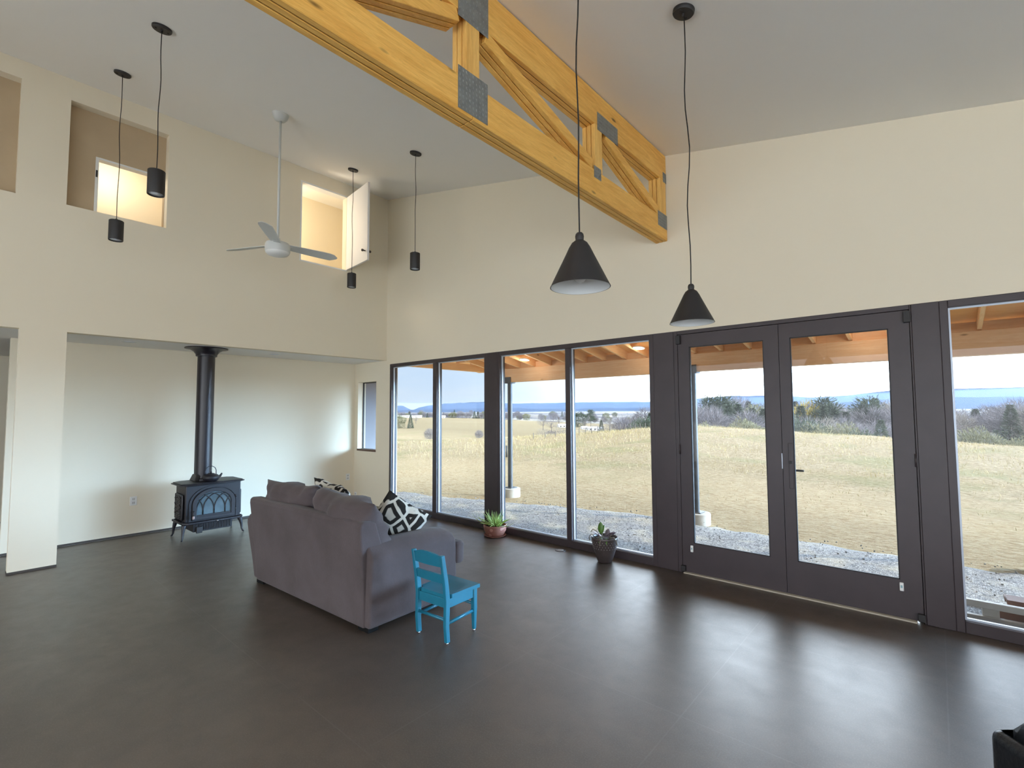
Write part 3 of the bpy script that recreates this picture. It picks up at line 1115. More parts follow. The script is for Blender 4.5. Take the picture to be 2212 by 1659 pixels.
feet = [-.203, -.130, .0, .130, .203]
for fy in feet:
    for s in (-1, 1):
        seg_ = []
        pts = [(fy, .286), (fy, .36)] if -.2 < fy < .2 else []
        for k in range(17):
            t_ = math.radians(85) * k / 16
            pts.append((fy + s * .19 * (1 - math.cos(t_)), .36 + .215 * math.sin(t_)))
        for q in pts:
            if inside(*q):
                seg_.append((.224, q[0], q[1]))
            else:
                if len(seg_) > 1:
                    mb.tube(seg_, .006, 6)
                seg_ = []
        if len(seg_) > 1:
            mb.tube(seg_, .006, 6)
mb.build('tracery', M_iron, dr)
mb = MB().box((.218, -.20, .284), (.230, .20, .308))
mb.build('lower_bar', M_iron, dr, bevel=.003)
mb = MB().tube([(.236, -.235, .36), (.262, -.245, .365), (.272, -.25, .34), (.274, -.25, .31)], [.008, .007, .007, .008], 10)
hnd = mb.build('door_handle', M_black, dr)
MB().lathe([(0, 0), (.012, .003), (.015, .018), (.011, .04), (0, .043)], c=(.274, -.25, .268), seg=14).build('handle_grip', M_handle_wood, hnd)
for z in (.33, .50):
    MB().tube([(.225, .258, z - .018), (.225, .258, z + .018)], .011, 10).build('door_hinge', M_black, stove)
for s in (-1, 1):
    mb = MB()
    y0 = s * .325
    mb.box((-.15, y0 - .004, .25), (.16, y0 + s * .028, .575))
    pn = mb.build('side_plate', M_iron, stove, bevel=.012, bseg=2)
    path = []
    for j in range(13):
        z = .275 + .0225 * j
        xs_ = [-.115, -.06, 0.0, .06, .115]
        if j % 2:
            xs_.reverse()
        for i, x in enumerate(xs_):
            path.append((x + .005, y0 + s * (.028 + .004 * math.sin(2.2 * i + j)), z + .012 * math.sin(1.9 * i + .8 * j)))
    mb = MB().tube(path, .008, 6)
    mb.build('relief_ornament', M_iron, pn)
for lx, ly in ((.20, -.343), (.20, .349), (-.19, -.343), (-.19, .349)):
    sx, sy = (1 if lx > 0 else -1), (1 if ly > 0 else -1)
    MB().tube([(lx - sx * .03, ly - sy * .03, .222), (lx - sx * .012, ly - sy * .012, .17), (lx, ly, .10), (lx + sx * .004, ly + sy * .004, .04), (lx + sx * .018, ly + sy * .012, .012), (lx + sx * .028, ly + sy * .018, .010)],
              [.036, .026, .016, .0115, .010, .009], 10).build('leg', M_iron, stove)
MB().prism([(-.20, -.18, .716), (.02, -.18, .716), (-.01, -.15, .80), (-.17, -.15, .80)], (0, .055, 0)).build('flue_collar', M_black, stove, bevel=.008)

pipe = tag(empty('stovepipe', (-.42, -2.62, .717)), 'tall black stovepipe rising from the wood stove into a flared ceiling collar', 'stovepipe')
MB().tube([(0, 0, 0), (0, 0, 1.70)], .104, 40).build('pipe', M_pipe, pipe, sharp=50)
zz = ZS - .717
MB().lathe([(0, zz), (.255, zz), (.258, zz - .012), (.20, zz - .022), (.155, zz - .05), (.128, zz - .088), (.126, zz - .112), (.116, zz - .118), (.10, zz - .118)], seg=48).build('ceiling_collar', M_pipe, pipe, sharp=50)
MB().lathe([(.105, .0), (.122, .0), (.122, .022), (.105, .034)], seg=40).build('base_ring', M_iron, pipe, sharp=40)

ket = tag(empty('kettle', (-.20, -2.590, .7165)), 'small dark cast iron kettle with a hoop handle on top of the wood stove', 'kettle')
MB().lathe([(0, 0), (.066, 0), (.086, .015), (.102, .045), (.098, .066), (.075, .085), (.045, .092), (.0, .092)], seg=32).build('body', M_iron, ket)
ld = MB().lathe([(0, .091), (.046, .092), (.040, .101), (.012, .106), (0, .106)], seg=24).build('lid', M_iron, ket)
MB().lathe([(0, .105), (.008, .107), (.012, .118), (.007, .126), (0, .127)], seg=12).build('lid_knob', M_iron, ld)
MB().tube([(0, .088, .045), (0, .113, .062), (0, .127, .085), (.0, .132, .094)], [.020, .015, .011, .009], 12).build('spout', M_iron, ket)
MB().tube([(0, -.066, .083), (0, -.074, .12), (0, -.062, .165), (0, -.028, .196), (0, .010, .198), (0, .044, .176), (0, .060, .14), (0, .060, .085)], .0048, 8).build('handle', M_iron, ket)

# ------------------------------------------------------------------ sofa (local: x along its length, +y is its front)
SC = Vector((2.948, -2.432, 0))
SR = math.radians(2.4)
sofa = tag(empty('sofa', SC, SR), 'taupe grey upholstered loveseat seen from behind, facing the windows', 'sofa')


def pillow(w, h, t, seed, n=22, pinch=.10, wr=.012, sag=0.0):
    """plump cushion in the XZ plane, thickness along Y, base at z = 0"""
    rn = random.Random(seed)
    ph = [rn.uniform(0, 6.28) for _ in range(8)]
    mb = MB()
    grids = []
    for side in (-1, 1):
        g = []
        for i in range(n + 1):
            row = []
            for j in range(n + 1):
                u = -1 + 2 * i / n
                v = -1 + 2 * j / n
                ex = 1 - pinch * (1 - v * v) * abs(u) ** 3 * .6
                ez = 1 - pinch * (1 - u * u) * abs(v) ** 3 * .6
                x = w / 2 * u * ex
                z = h / 2 * (v * ez + 1)
                prof = max(0.0, (1 - abs(u) ** 2.6)) ** .42 * max(0.0, (1 - abs(v) ** 2.6)) ** .42
                y = side * t / 2 * prof * (1 + .18 * (-v))
                edge = max(abs(u), abs(v))
                rad = math.exp(-((1 - edge) / .35) ** 2)
                k = wr * rad * prof
                y += side * k * (math.sin(9 * u + 5 * v + ph[0] + side) + .8 * math.sin(-7 * u + 13 * v + ph[1]) + .6 * math.sin(17 * u + 3 * v + ph[2]))
                z += wr * .9 * prof ** .5 * math.sin(6 * u + ph[3]) * (v > 0)
                z -= sag * (u * u) * 0 + sag * (1 - u * u) * max(0, v)
                y += sag * .5 * v * v * math.cos(u * 1.4)
                row.append(Vector((x, y, z)))
            g.append(row)
        grids.append(g)
    V = {}

    def vert(s, i, j):
        key = (0 if (i in (0, n) or j in (0, n)) else s, i, j)
        if key not in V:
            V[key] = mb.bm.verts.new(grids[s][i][j])
        return V[key]
    for s in (0, 1):
        for i in range(n):
            for j in range(n):
                q = [vert(s, i, j), vert(s, i + 1, j), vert(s, i + 1, j + 1), vert(s, i, j + 1)]
                f = mb.bm.faces.new(q if s else list(reversed(q)))
                f.smooth = True
    return mb


# base frame under the cushions
MB().box((-.80, -.40, .034), (.80, .40, .30)).build('base', M_fabric, sofa, bevel=.02, bseg=3)
MB().box((-.76, .40, .034), (.95, .465, .285)).build('front_rail', M_fabric, sofa, bevel=.018, bseg=3)
# back: leaning slab, one continuous shape
mb = MB()
sec = [(-.452, .034), (-.470, .35), (-.505, .76), (-.500, .795), (-.478, .812), (-.40, .806), (-.365, .79), (-.20, .30), (-.20, .034)]
ends = []
for xa, xb in ((-.872, -.800), (.950, .925)):
    ends.append([mb.bm.verts.new((xb + (xa - xb) * (z - .034) / .778, y, z)) for y, z in sec])
for k in range(len(sec)):
    j = (k + 1) % len(sec)
    mb.bm.faces.new((ends[0][k], ends[0][j], ends[1][j], ends[1][k]))
mb.bm.faces.new(ends[0])
mb.bm.faces.new(list(reversed(ends[1])))
mb.build('back', M_fabric, sofa, bevel=.016, bseg=3)
# arms, flared outward with rounded tops
for s in (-1, 1):
    mb = MB()
    if s > 0:
        prof = [(.742, .034), (.742, .45), (.735, .55), (.752, .605), (.800, .640), (.870, .645), (.945, .622), (.995, .572), (1.000, .53), (.990, .42), (.985, .25), (.982, .034)]
    else:
        prof = [(.742, .034), (.742, .45), (.745, .55), (.775, .605), (.850, .640), (.940, .645), (1.015, .622), (1.062, .572), (1.066, .53), (1.02, .40), (.945, .22), (.885, .034)]
    n = 9
    rings = []
    for i in range(n + 1):
        tt = i / n
        y = -.442 + tt * .885
        zk = 1.0 - .05 * tt - (.05 * max(0, (tt - .8) / .2) ** 2)
        kk = 1.0
        ring = []
        for x, z in prof:
            zz_ = z if z < .2 else .055 + (z - .055) * zk
            xx = x if z < .2 else .86 + (x - .86) * (1 - .10 * max(0, (tt - .85) / .15) ** 2)
            ring.append(mb.bm.verts.new((s * xx, y + (.02 * math.sin(z * 6) if i == n else 0), zz_)))
        rings.append(ring)
    m_ = len(prof)
    for a, b in zip(rings, rings[1:]):
        for k in range(m_):
            f = mb.bm.faces.new((a[k], a[(k + 1) % m_], b[(k + 1) % m_], b[k]))
            f.smooth = True
    mb.bm.faces.new(rings[0])
    mb.bm.faces.new(list(reversed(rings[-1])))
    mb.build('arm', M_fabric, sofa, bevel=.022, bseg=3)
# T-shaped seat cushions: they wrap in front of the arms
for s in (-1, 1):
    mb = MB()
    out = [(0.004, -.20), (.735, -.20), (.735, .435), (.985, .438), (1.0, .50), (.975, .55), (.60, .555), (.004, .555)]
    mb.prism([(s * x, y, .295) for x, y in out], (0, 0, .185))
    mb.build('seat_cushion', M_fabric, sofa, bevel=.05, bseg=4)
# loose back cushions
c1 = pillow(.86, .52, .31, 11, wr=.030).build('back_cushion', M_fabric, sofa)
c1.location = (-.42, -.235, .455)
c1.rotation_euler = (math.radians(10), 0, math.radians(3))
c2 = pillow(.92, .53, .35, 23, wr=.032).build('back_cushion', M_fabric, sofa)
c2.location = (.50, -.25, .435)
c2.rotation_euler = (math.radians(12), math.radians(2), math.radians(-5))
for x, y in ((-.76, -.39), (.90, -.385), (-.76, .38), (.90, .38)):
    MB().box((x - .075, y - .045, 0), (x + .055, y + .045, .036)).build('leg', M_sofaleg, sofa, bevel=.004)

tp = tag(pillow(.50, .46, .17, 5, wr=.012).build('throw_pillow', M_throw), 'black and cream print throw pillow tucked behind the sofa cushions, mostly hidden', 'pillow', 'print throw pillows on the sofa')
tp.location = (2.72, -2.36, .545)
tp.rotation_euler = (math.radians(24), math.radians(9), math.radians(8))
tp = tag(pillow(.44, .46, .19, 8, wr=.012).build('throw_pillow', M_throw), 'black and cream print throw pillow leaning on the right sofa arm', 'pillow', 'print throw pillows on the sofa')
tp.location = (3.475, -2.44, .48)
tp.rotation_euler = (math.radians(17), math.radians(34), math.radians(64))

# ------------------------------------------------------------------ child's chair
CO = Vector((4.325, -2.43, 0))
chair = tag(empty('child_chair', CO, math.radians(3)), 'small turquoise painted wooden child chair with two back slats beside the sofa', 'chair')
for s in (-1, 1):
    x = s * .147
    # rear post: leg below, leaning back above the seat
    mb = MB()
    path = [(-.128, 0.012, .017), (-.138, .13, .019), (-.132, .30, .021), (-.150, .44, .019), (-.182, .62, .015)]
    rings = []
    for y, z, hw in path:
        rings.append([mb.bm.verts.new((x + dx * .0135, y + dy * hw, z)) for dx, dy in ((-1, -1), (1, -1), (1, 1), (-1, 1))])
    for a, b in zip(rings, rings[1:]):
        for k in range(4):
            mb.bm.faces.new((a[k], a[(k + 1) % 4], b[(k + 1) % 4], b[k]))
    mb.bm.faces.new(rings[0])
    mb.bm.faces.new(rings[-1])
    lg = mb.build('back_leg', M_teal, chair, bevel=.004)
    MB().lathe([(0, 0), (.010, 0), (.009, .008), (.006, .013), (0, .013)], c=(x, -.128, 0), seg=12).build('glide', M_foot, lg)
    mb = MB()
    rings = []
    for z, hw in ((.012, .012), (.08, .014), (.16, .017), (.305, .017)):
        rings.append([mb.bm.verts.new((x + dx * hw, .148 + dy * hw, z)) for dx, dy in ((-1, -1), (1, -1), (1, 1), (-1, 1))])
    for a, b in zip(rings, rings[1:]):
        for k in range(4):
            mb.bm.faces.new((a[k], a[(k + 1) % 4], b[(k + 1) % 4], b[k]))
    mb.bm.faces.new(rings[0])
    mb.bm.faces.new(rings[-1])
    lg = mb.build('front_leg', M_teal, chair, bevel=.004)
    MB().lathe([(0, 0), (.010, 0), (.009, .008), (.006, .013), (0, .013)], c=(x, .148, 0), seg=12).build('glide', M_foot, lg)
    MB().tube([(x, -.135, .140), (x, .148, .150)], .0105, 10, squash=1.15).build('side_stretcher', M_teal, chair)
    MB().box((x - .009, -.12, .245), (x + .009, .135, .308)).build('side_apron', M_teal, chair, bevel=.003)
MB().tube([(-.147, -.137, .165), (.147, -.137, .165)], .0105, 10).build('back_stretcher', M_teal, chair)
MB().tube([(-.147, .148, .195), (.147, .148, .195)], .0105, 10).build('front_stretcher', M_teal, chair)
MB().box((-.14, -.140, .245), (.14, -.122, .310)).build('rear_apron', M_teal, chair, bevel=.003)
MB().box((-.14, .140, .245), (.14, .158, .308)).build('front_apron', M_teal, chair, bevel=.003)
mb = MB()   # scooped seat
n = 16
top, bot = [], []
for i in range(n + 1):
    for j in range(n + 1):
        u, v = -1 + 2 * i / n, -1 + 2 * j / n
        x = u * (.170 - .012 * (1 - v) / 2)
        if v < -.78 and abs(u) > .80:
            x = .80 * math.copysign(1, u) * .150
        y = .028 + v * .160
        dip = .014 * max(0, 1 - (u * u / .72)) * max(0, 1 - ((v + .25) ** 2 / .62))
        top.append(mb.bm.verts.new((x, y, .334 - dip)))
        bot.append(mb.bm.verts.new((x, y, .308)))
for i in range(n):
    for j in range(n):
        q = (i * (n + 1) + j, (i + 1) * (n + 1) + j, (i + 1) * (n + 1) + j + 1, i * (n + 1) + j + 1)
        f = mb.bm.faces.new([top[k] for k in q])
        f.smooth = True
        mb.bm.faces.new([bot[k] for k in reversed(q)])
idx = [i * (n + 1) for i in range(n + 1)] + [n * (n + 1) + j for j in range(1, n + 1)] + [i * (n + 1) + n for i in range(n - 1, -1, -1)] + [j for j in range(n - 1, 0, -1)]
for a, b in zip(idx, idx[1:] + idx[:1]):
    mb.bm.faces.new((top[a], top[b], bot[b], bot[a]))
mb.build('seat', M_teal, chair, sharp=40)


def slat(z0, z1, crown, ya):
    mb = MB()
    n = 14
    fr, bk = [], []
    for i in range(n + 1):
        u = -1 + 2 * i / n
        x = u * .142
        bow = -.012 * (1 - u * u)
        zt_ = z1 + crown * (1 - u * u) ** .8
        for lst, off in ((fr, .008), (bk, -.008)):
            lean = lambda z: -.150 - (z - .44) * .178
            lst.append((mb.bm.verts.new((x, lean(z0) + bow + off, z0)), mb.bm.verts.new((x, lean(zt_) + bow + off, zt_))))
    for i in range(n):
        for lst in (fr, bk):
            f = mb.bm.faces.new((lst[i][0], lst[i + 1][0], lst[i + 1][1], lst[i][1]))
            f.smooth = True
        mb.bm.faces.new((fr[i][0], fr[i + 1][0], bk[i + 1][0], bk[i][0]))
        mb.bm.faces.new((fr[i][1], fr[i + 1][1], bk[i + 1][1], bk[i][1]))
    for i in (0, n):
        mb.bm.faces.new((fr[i][0], fr[i][1], bk[i][1], bk[i][0]))
    return mb


slat(.535, .600, .034, 0).build('top_slat', M_teal, chair, sharp=40)
slat(.418, .478, .006, 0).build('lower_slat', M_teal, chair, sharp=40)

# ------------------------------------------------------------------ potted plants
pa = tag(empty('potted_aloe', (2.705, -.165, 0)), 'spiky green aloe in a painted terracotta bowl pot by the dark window post', 'potted plant')
MB().lathe([(0, 0), (.118, 0), (.142, .010), (.147, .022), (.140, .022), (.115, .012), (0, .012)], seg=44).build('saucer', M_terra, pa, sharp=50)
MB().lathe([(0, .014), (.108, .014), (.122, .03), (.143, .08), (.150, .125), (.154, .142), (.150, .150), (.141, .148), (.138, .125), (0, .125)], seg=48).build('pot', M_terra, pa, sharp=60)
MB().lathe([(0, .134), (.10, .130), (.139, .124), (.139, .118), (0, .118)], seg=32).build('soil', M_soil, pa)
rn = random.Random(21)
mb = MB()
for i in range(64):
    az = rn.uniform(0, 6.283)
    lean = rn.uniform(.15, 1.25) if i > 8 else rn.uniform(.0, .3)
    ln = rn.uniform(.14, .24) * (1 if i > 8 else .9)
    r0 = rn.uniform(.0, .075)
    p0 = Vector((r0 * math.cos(az), r0 * math.sin(az), .13))
    pts, rad = [], []
    k = 7
    curl = rn.uniform(-1.0, .5)
    d = Vector((math.sin(lean) * math.cos(az), math.sin(lean) * math.sin(az), math.cos(lean)))
    q = p0.copy()
    for s in range(k + 1):
        pts.append(q.copy())
        rad.append(max(.0008, .0085 * (1 - s / k) ** .8))
        l2 = lean + curl * (s / k) * -.9
        d = Vector((math.sin(l2) * math.cos(az), math.sin(l2) * math.sin(az), math.cos(l2)))
        q = q + d * (ln / k)
    mb.tube(pts, rad, 5)
for az, ln in ((3.4, .34), (3.05, .30), (.15, .26), (-.35, .25), (3.8, .27)):
    pts, rad = [], []
    q = Vector((.08 * math.cos(az), .08 * math.sin(az) * .5, .145))
    for s in range(9):
        t_ = s / 8
        pts.append(q.copy())
        rad.append(max(.0008, .0075 * (1 - t_) ** .8))
        el = .15 - .5 * (1 - t_) * .6 + t_ * .75
        q = q + Vector((math.cos(az) * math.cos(el), math.sin(az) * .5 * math.cos(el), math.sin(el))) * (ln / 8)
    mb.tube(pts, rad, 5)
mb.build('leaves', M_leafa, pa)

pb = tag(empty('potted_succulent', (4.358, -.200, 0)), 'tall dark glazed pot with a straggly broad-leaved plant before the right-hand window pane', 'potted plant')
MB().lathe([(0, 0), (.070, 0), (.078, .012), (.095, .06), (.118, .13), (.134, .20), (.141, .25), (.143, .262), (.138, .268), (.131, .264), (.128, .245), (0, .24)], seg=48).build('pot', M_darkpot, pb, sharp=60)
mb = MB()
for j, (z, r) in enumerate(((.225, .139), (.205, .136), (.180, .131), (.155, .125))):
    for k in range(26):
        a = 2 * math.pi * (k + .5 * (j % 2)) / 26
        mb.lathe([(0, -.004), (.004, 0), (0, .004)], c=(r * math.cos(a), r * math.sin(a), z), seg=6)
mb.build('studs', M_stud, pb)
MB().lathe([(0, .250), (.08, .247), (.128, .243), (.128, .235), (0, .235)], seg=30).build('soil', M_soil, pb)


def leaf(base, dirv, ln, wd, cup=.2, roll=0.0, droop=0.0):
    mb = MB()
    n = 8
    d = Vector(dirv).normalized()
    s = d.cross(Vector((0, 0, 1)))
    if s.length < .1:
        s = Vector((1, 0, 0))
    s.normalize()
    s.rotate(Matrix.Rotation(roll, 3, d))
    nn = s.cross(d)
    L_, C_, R_ = [], [], []
    q = Vector(base)
    for i in range(n + 1):
        t_ = i / n
        wv = wd * math.sin(math.pi * min(1, t_ * .9 + .06)) ** .7 * (1 - .25 * t_)
        if i == n:
            wv = .0005
        p0 = Vector(base) + d * (ln * t_) + Vector((0, 0, -droop * t_ * t_))
        for k, lst in ((-1, L_), (0, C_), (1, R_)):
            for th_ in (0, 1):
                pass
            lst.append((mb.bm.verts.new(p0 + s * (k * wv) + nn * (cup * wv * abs(k) + .0018)), mb.bm.verts.new(p0 + s * (k * wv) + nn * (cup * wv * abs(k) - .0018))))
    for A_, B_ in ((L_, C_), (C_, R_)):
        for i in range(n):
            for h_ in (0, 1):
                f = mb.bm.faces.new((A_[i][h_], B_[i][h_], B_[i + 1][h_], A_[i + 1][h_]))
                f.smooth = True
    for A_ in (L_, R_):
        for i in range(n):
            mb.bm.faces.new((A_[i][0], A_[i + 1][0], A_[i + 1][1], A_[i][1]))
    return mb


mb = MB()
for pts in ([(-.02, 0, .245), (-.03, .0, .28), (-.035, -.01, .31)], [(-.05, .02, .245), (-.10, .0, .31), (-.135, -.02, .33), (-.155, -.02, .30)], [(.05, 0, .245), (.08, -.01, .29), (.10, -.01, .31)],
            [(-.06, -.05, .245), (-.13, -.06, .285), (-.155, -.06, .25), (-.15, -.06, .215)], [(.06, .0, .25), (.12, -.02, .28), (.155, -.03, .25), (.17, -.03, .205)], [(.02, -.06, .245), (.03, -.12, .27), (.03, -.148, .24), (.028, -.152, .20)], [(.0, -.04, .245), (-.005, -.09, .29), (-.01, -.10, .265)]):
    mb.tube(pts, .005, 6)
mb.build('stem', M_stem, pb)
leaf((-.035, -.01, .295), (-.02, .0, 1), .125, .036, .35, .3).build('leaf', M_leafb, pb)
leaf((-.030, -.012, .295), (.35, .1, 1), .10, .030, .35, .9).build('leaf', M_leafb, pb)
leaf((.02, .0, .27), (.9, .1, .45), .13, .030, .3, .2).build('leaf', M_leafc, pb)
leaf((.06, .0, .28), (.8, -.2, .55), .10, .036, .3, -.3).build('leaf', M_leafc, pb)
leaf((.02, .02, .26), (.1, .2, .9), .09, .032, .3, .6).build('leaf', M_leafc, pb)
leaf((-.04, .0, .26), (-.9, -.1, .35), .11, .026, .3, .1).build('leaf', M_leafc, pb)
leaf((.0, -.05, .26), (.1, -.9, .1), .10, .014, .3, .1, .04).build('leaf', M_leafb, pb)
leaf((.05, -.05, .26), (.5, -.8, .1), .11, .012, .3, .1, .05).build('leaf', M_leafb, pb)

# ------------------------------------------------------------------ black ottoman at the lower right edge
ot = tag(empty('leather_ottoman', (7.785, -2.05, 0), math.radians(41)), 'black leather ottoman cut off by the lower right corner of the view', 'ottoman')
mb = MB()
mb.box((-.40, -.40, .05), (.40, .40, .31))
mb.build('base', M_leather, ot, bevel=.04, bseg=4)
mb = MB()
n = 14
for s in (0,):
    pass
g = []
for i in range(n + 1):
    row = []
    for j in range(n + 1):
        u, v = -1 + 2 * i / n, -1 + 2 * j / n
        e = max(0, (1 - abs(u) ** 3.0)) ** .5 * max(0, (1 - abs(v) ** 3.0)) ** .5
        row.append((u * .37, v * .37, e))
    g.append(row)
V = {}
for s, (zb_, hh) in enumerate(((.31, -.01), (.31, .17))):
    for i in range(n):
        for j in range(n):
            q = []
            for a, b in ((i, j), (i + 1, j), (i + 1, j + 1), (i, j + 1)):
                ed = a in (0, n) or b in (0, n)
                key = (0 if ed else s, a, b)
                if key not in V:
                    x, y, e = g[a][b]
                    V[key] = mb.bm.verts.new((x, y, zb_ + hh * e))
                q.append(V[key])
            f = mb.bm.faces.new(q)
            f.smooth = True
mb.build('cushion_top', M_leather, ot)
for x, y in ((-.34, -.34), (.34, -.34), (.34, .34), (-.34, .34)):
    MB().lathe([(0, 0), (.022, 0), (.028, .06), (0, .06)], c=(x, y, 0), seg=12).build('foot', M_sofaleg, ot)

# ------------------------------------------------------------------ the ground outside: spot heights joined by a thin-plate surface
SPOTS = [(-14,0.2,-0.13),(-14,3,-0.14),(-8,0.2,-0.13),(-8,3,-0.14),(-3,0.2,-0.13),(-3,3,-0.14),(2,0.2,-0.13),(2,3,-0.14),(7,0.2,-0.13),(7,3,-0.14),(12,0.2,-0.13),(12,3,-0.14),(18,0.2,-0.13),(18,3,-0.14),(-14,6,-0.25),(-6,8,-0.22),(0,9,-0.15),(6,9,-0.15),(12,9,-0.3),(18,9,-0.5),(-14.72,10.57,-0.09),(-13.44,13.02,-0.2),(-12.44,15.21,-0.25),(-11.66,18.55,-0.2),(-10.62,22.1,0.05),(-9.28,24.59,0.24),(-7.71,27.29,0.41),(-5.64,29.09,0.46),(-4.19,30.36,0.42),(-1.74,31.17,0.13),(0.01,31.36,-0.05),(2.11,31.87,-0.12),(4.94,33.01,-0.25),(7.97,33,-0.49),(10.66,34.01,-0.76),(12.7,34.47,-0.88),(-17.13,8.47,-0.13),(-43.05,24.35,-1.6),(-39.11,27.79,-1.5),(-35.17,31.22,-1.7),(-31.3,34.59,-1.9),(-27.28,38.09,-2),(-23.34,41.53,-2.2),(-19.4,44.96,-2.6),(-13.4,43.55,-2.5),(-9.82,46.67,-3.2),(-5.7,47.61,-4),(-1.87,48.29,-4.4),(1.42,51.16,-4.6),(4.77,52.76,-4.6),(9.61,56.97,-4.6),(14.77,61.46,-4.8),(-71.76,45.77,-2.2),(-62.08,54.2,-2.3),(-55.76,59.71,-2.6),(-49.17,65.44,-3),(-42.72,71.06,-3.4),(-36.27,76.68,-4.2),(-25.72,72.61,-5.5),(-17.12,80.1,-6.5),(-5.65,90.09,-7),(5.81,100.08,-7),(17.28,110.07,-7),(-124.34,79.53,-1.5),(-108.21,93.58,-1.7),(-92.08,107.64,-2.4),(-75.95,121.69,-3.6),(-59.83,135.73,-5.5),(-38.32,154.47,-6.5),(-6.08,182.56,-7),(26.16,210.65,-7),(-194.45,124.55,-0.9),(-161.48,153.28,-1.3),(-128.5,182.01,-3.6),(-79.05,225.09,-5.5),(3.36,296.88,-6),(-419.53,220.25,-0.6),(-355,276.46,-0.4),(-290.48,332.67,-1),(-225.97,388.87,-3),(-129.22,473.16,-4),(64.25,641.7,-4),(-846.18,445.38,1),(-652.61,614.01,0.8),(-394.56,838.81,-1),(-136.56,1063.57,-1),(121.38,1288.28,-1)]

WOOD = [(-31.6,75.5,-4.91,7.2,'b'),(-32.9,82.4,-5.0,7.79,'e'),(-29.5,80.5,-5.37,8.05,'b'),(-27.1,79.5,-5.65,8.81,'b'),(-30.6,95.0,-5.72,8.77,'e'),(-27.7,92.8,-5.92,9.49,'b'),(-22.1,83.4,-6.28,9.12,'b'),(-21.0,86.7,-6.42,9.63,'b'),(-23.9,102.4,-6.41,10.48,'b'),(-20.6,97.6,-6.57,9.8,'e'),(-17.8,95.8,-6.72,9.7,'b'),(-15.6,94.8,-6.83,10.02,'e'),(-15.8,103.2,-6.86,10.46,'b'),(-12.8,98.3,-6.96,10.13,'e'),(-10.8,96.3,-7.02,10.2,'b'),(-11.4,110.2,-7.04,9.71,'b'),(-7.4,96.5,-7.1,9.86,'b'),(-7.6,110.0,-7.13,9.25,'b'),(-5.6,107.6,-7.15,9.08,'b'),(-5.0,121.3,-7.21,9.55,'b'),(-1.4,106.7,-7.18,10.83,'e'),(-0.7,124.8,-7.27,10.5,'b'),(2.2,107.3,-7.19,10.17,'b'),(3.0,128.4,-7.31,10.22,'b'),(4.9,109.0,-7.2,9.88,'b'),(6.3,108.4,-7.18,9.52,'e'),(7.8,108.7,-7.18,9.34,'b'),(9.2,112.3,-7.21,8.96,'b'),(11.4,136.7,-7.35,8.95,'b'),(12.6,122.1,-7.28,8.88,'e'),(14.3,123.6,-7.28,9.44,'b'),(16.7,138.5,-7.35,9.1,'e'),(17.2,122.0,-7.25,10.25,'b'),(20.2,141.0,-7.34,11.07,'b'),(20.8,133.4,-7.3,10.17,'e'),(22.7,137.5,-7.31,10.39,'b'),(-26.5,57.5,-4.15,4.85,'b'),(-29.6,68.0,-4.83,5.53,'b'),(-26.5,66.3,-5.03,6.25,'e'),(-25.2,68.1,-5.32,6.96,'b'),(-20.5,62.4,-5.13,6.8,'e'),(-18.8,63.4,-5.36,7.27,'e'),(-20.4,72.0,-6.03,7.96,'b'),(-18.7,71.9,-6.14,8.3,'b'),(-14.8,66.2,-5.9,8.26,'e'),(-14.2,68.6,-6.14,8.63,'e'),(-14.2,75.5,-6.57,8.5,'e'),(-12.2,73.8,-6.55,8.34,'e'),(-11.2,77.7,-6.76,8.84,'b'),(-9.9,78.2,-6.81,8.99,'e'),(-8.1,77.8,-6.82,9.03,'e'),(-7.8,85.6,-7.02,9.11,'e'),(-5.6,80.3,-6.91,9.06,'e'),(-4.5,83.0,-6.99,8.62,'e'),(-3.5,85.9,-7.05,8.32,'e'),(-2.4,90.7,-7.11,8.42,'e'),(-0.2,82.0,-6.92,8.79,'b'),(0.7,92.4,-7.1,9.09,'b'),(2.9,84.0,-6.91,9.07,'b'),(3.7,96.8,-7.1,8.82,'b'),(5.1,92.2,-7.03,8.72,'b'),(6.7,86.1,-6.87,8.24,'b'),(8.3,98.5,-7.05,8.25,'e'),(9.8,97.3,-7.01,7.69,'b'),(11.7,103.8,-7.08,8.0,'b'),(13.1,100.3,-7.0,8.0,'b'),(14.1,97.1,-6.93,7.5,'b'),(15.1,94.5,-6.85,9.0,'e'),(16.6,99.5,-6.92,8.79,'b'),(17.4,95.8,-6.82,8.75,'b'),(20.2,107.1,-7.01,9.45,'b'),(-17.1,45.9,-2.89,3.99,'s'),(-18.2,53.2,-4.03,5.84,'s'),(-16.0,51.8,-3.92,5.57,'b'),(-15.8,57.0,-4.76,6.6,'b'),(-13.6,56.6,-4.83,6.42,'b'),(-12.5,59.5,-5.3,6.35,'b'),(-10.4,58.9,-5.35,6.8,'b'),(-9.0,59.3,-5.48,6.27,'s'),(-7.0,58.7,-5.51,6.23,'s'),(-5.0,56.3,-5.34,6.0,'b'),(-4.7,63.0,-5.93,6.61,'b'),(-2.4,60.1,-5.71,6.22,'b'),(-1.7,68.8,-6.32,6.91,'b'),(0.2,63.5,-5.9,5.73,'b'),(1.4,70.0,-6.32,6.62,'b'),(2.5,72.8,-6.45,6.08,'b'),(4.3,70.1,-6.21,6.1,'s'),(5.7,67.1,-5.94,5.64,'b'),(6.7,67.6,-5.92,5.33,'b'),(8.4,77.3,-6.47,5.38,'b'),(10.0,79.3,-6.5,5.54,'s'),(11.4,77.8,-6.37,5.21,'b'),(12.4,73.0,-6.03,4.86,'s'),(13.7,74.3,-6.06,4.35,'s'),(15.5,81.2,-6.38,4.61,'s'),(16.4,79.3,-6.24,4.58,'b')]
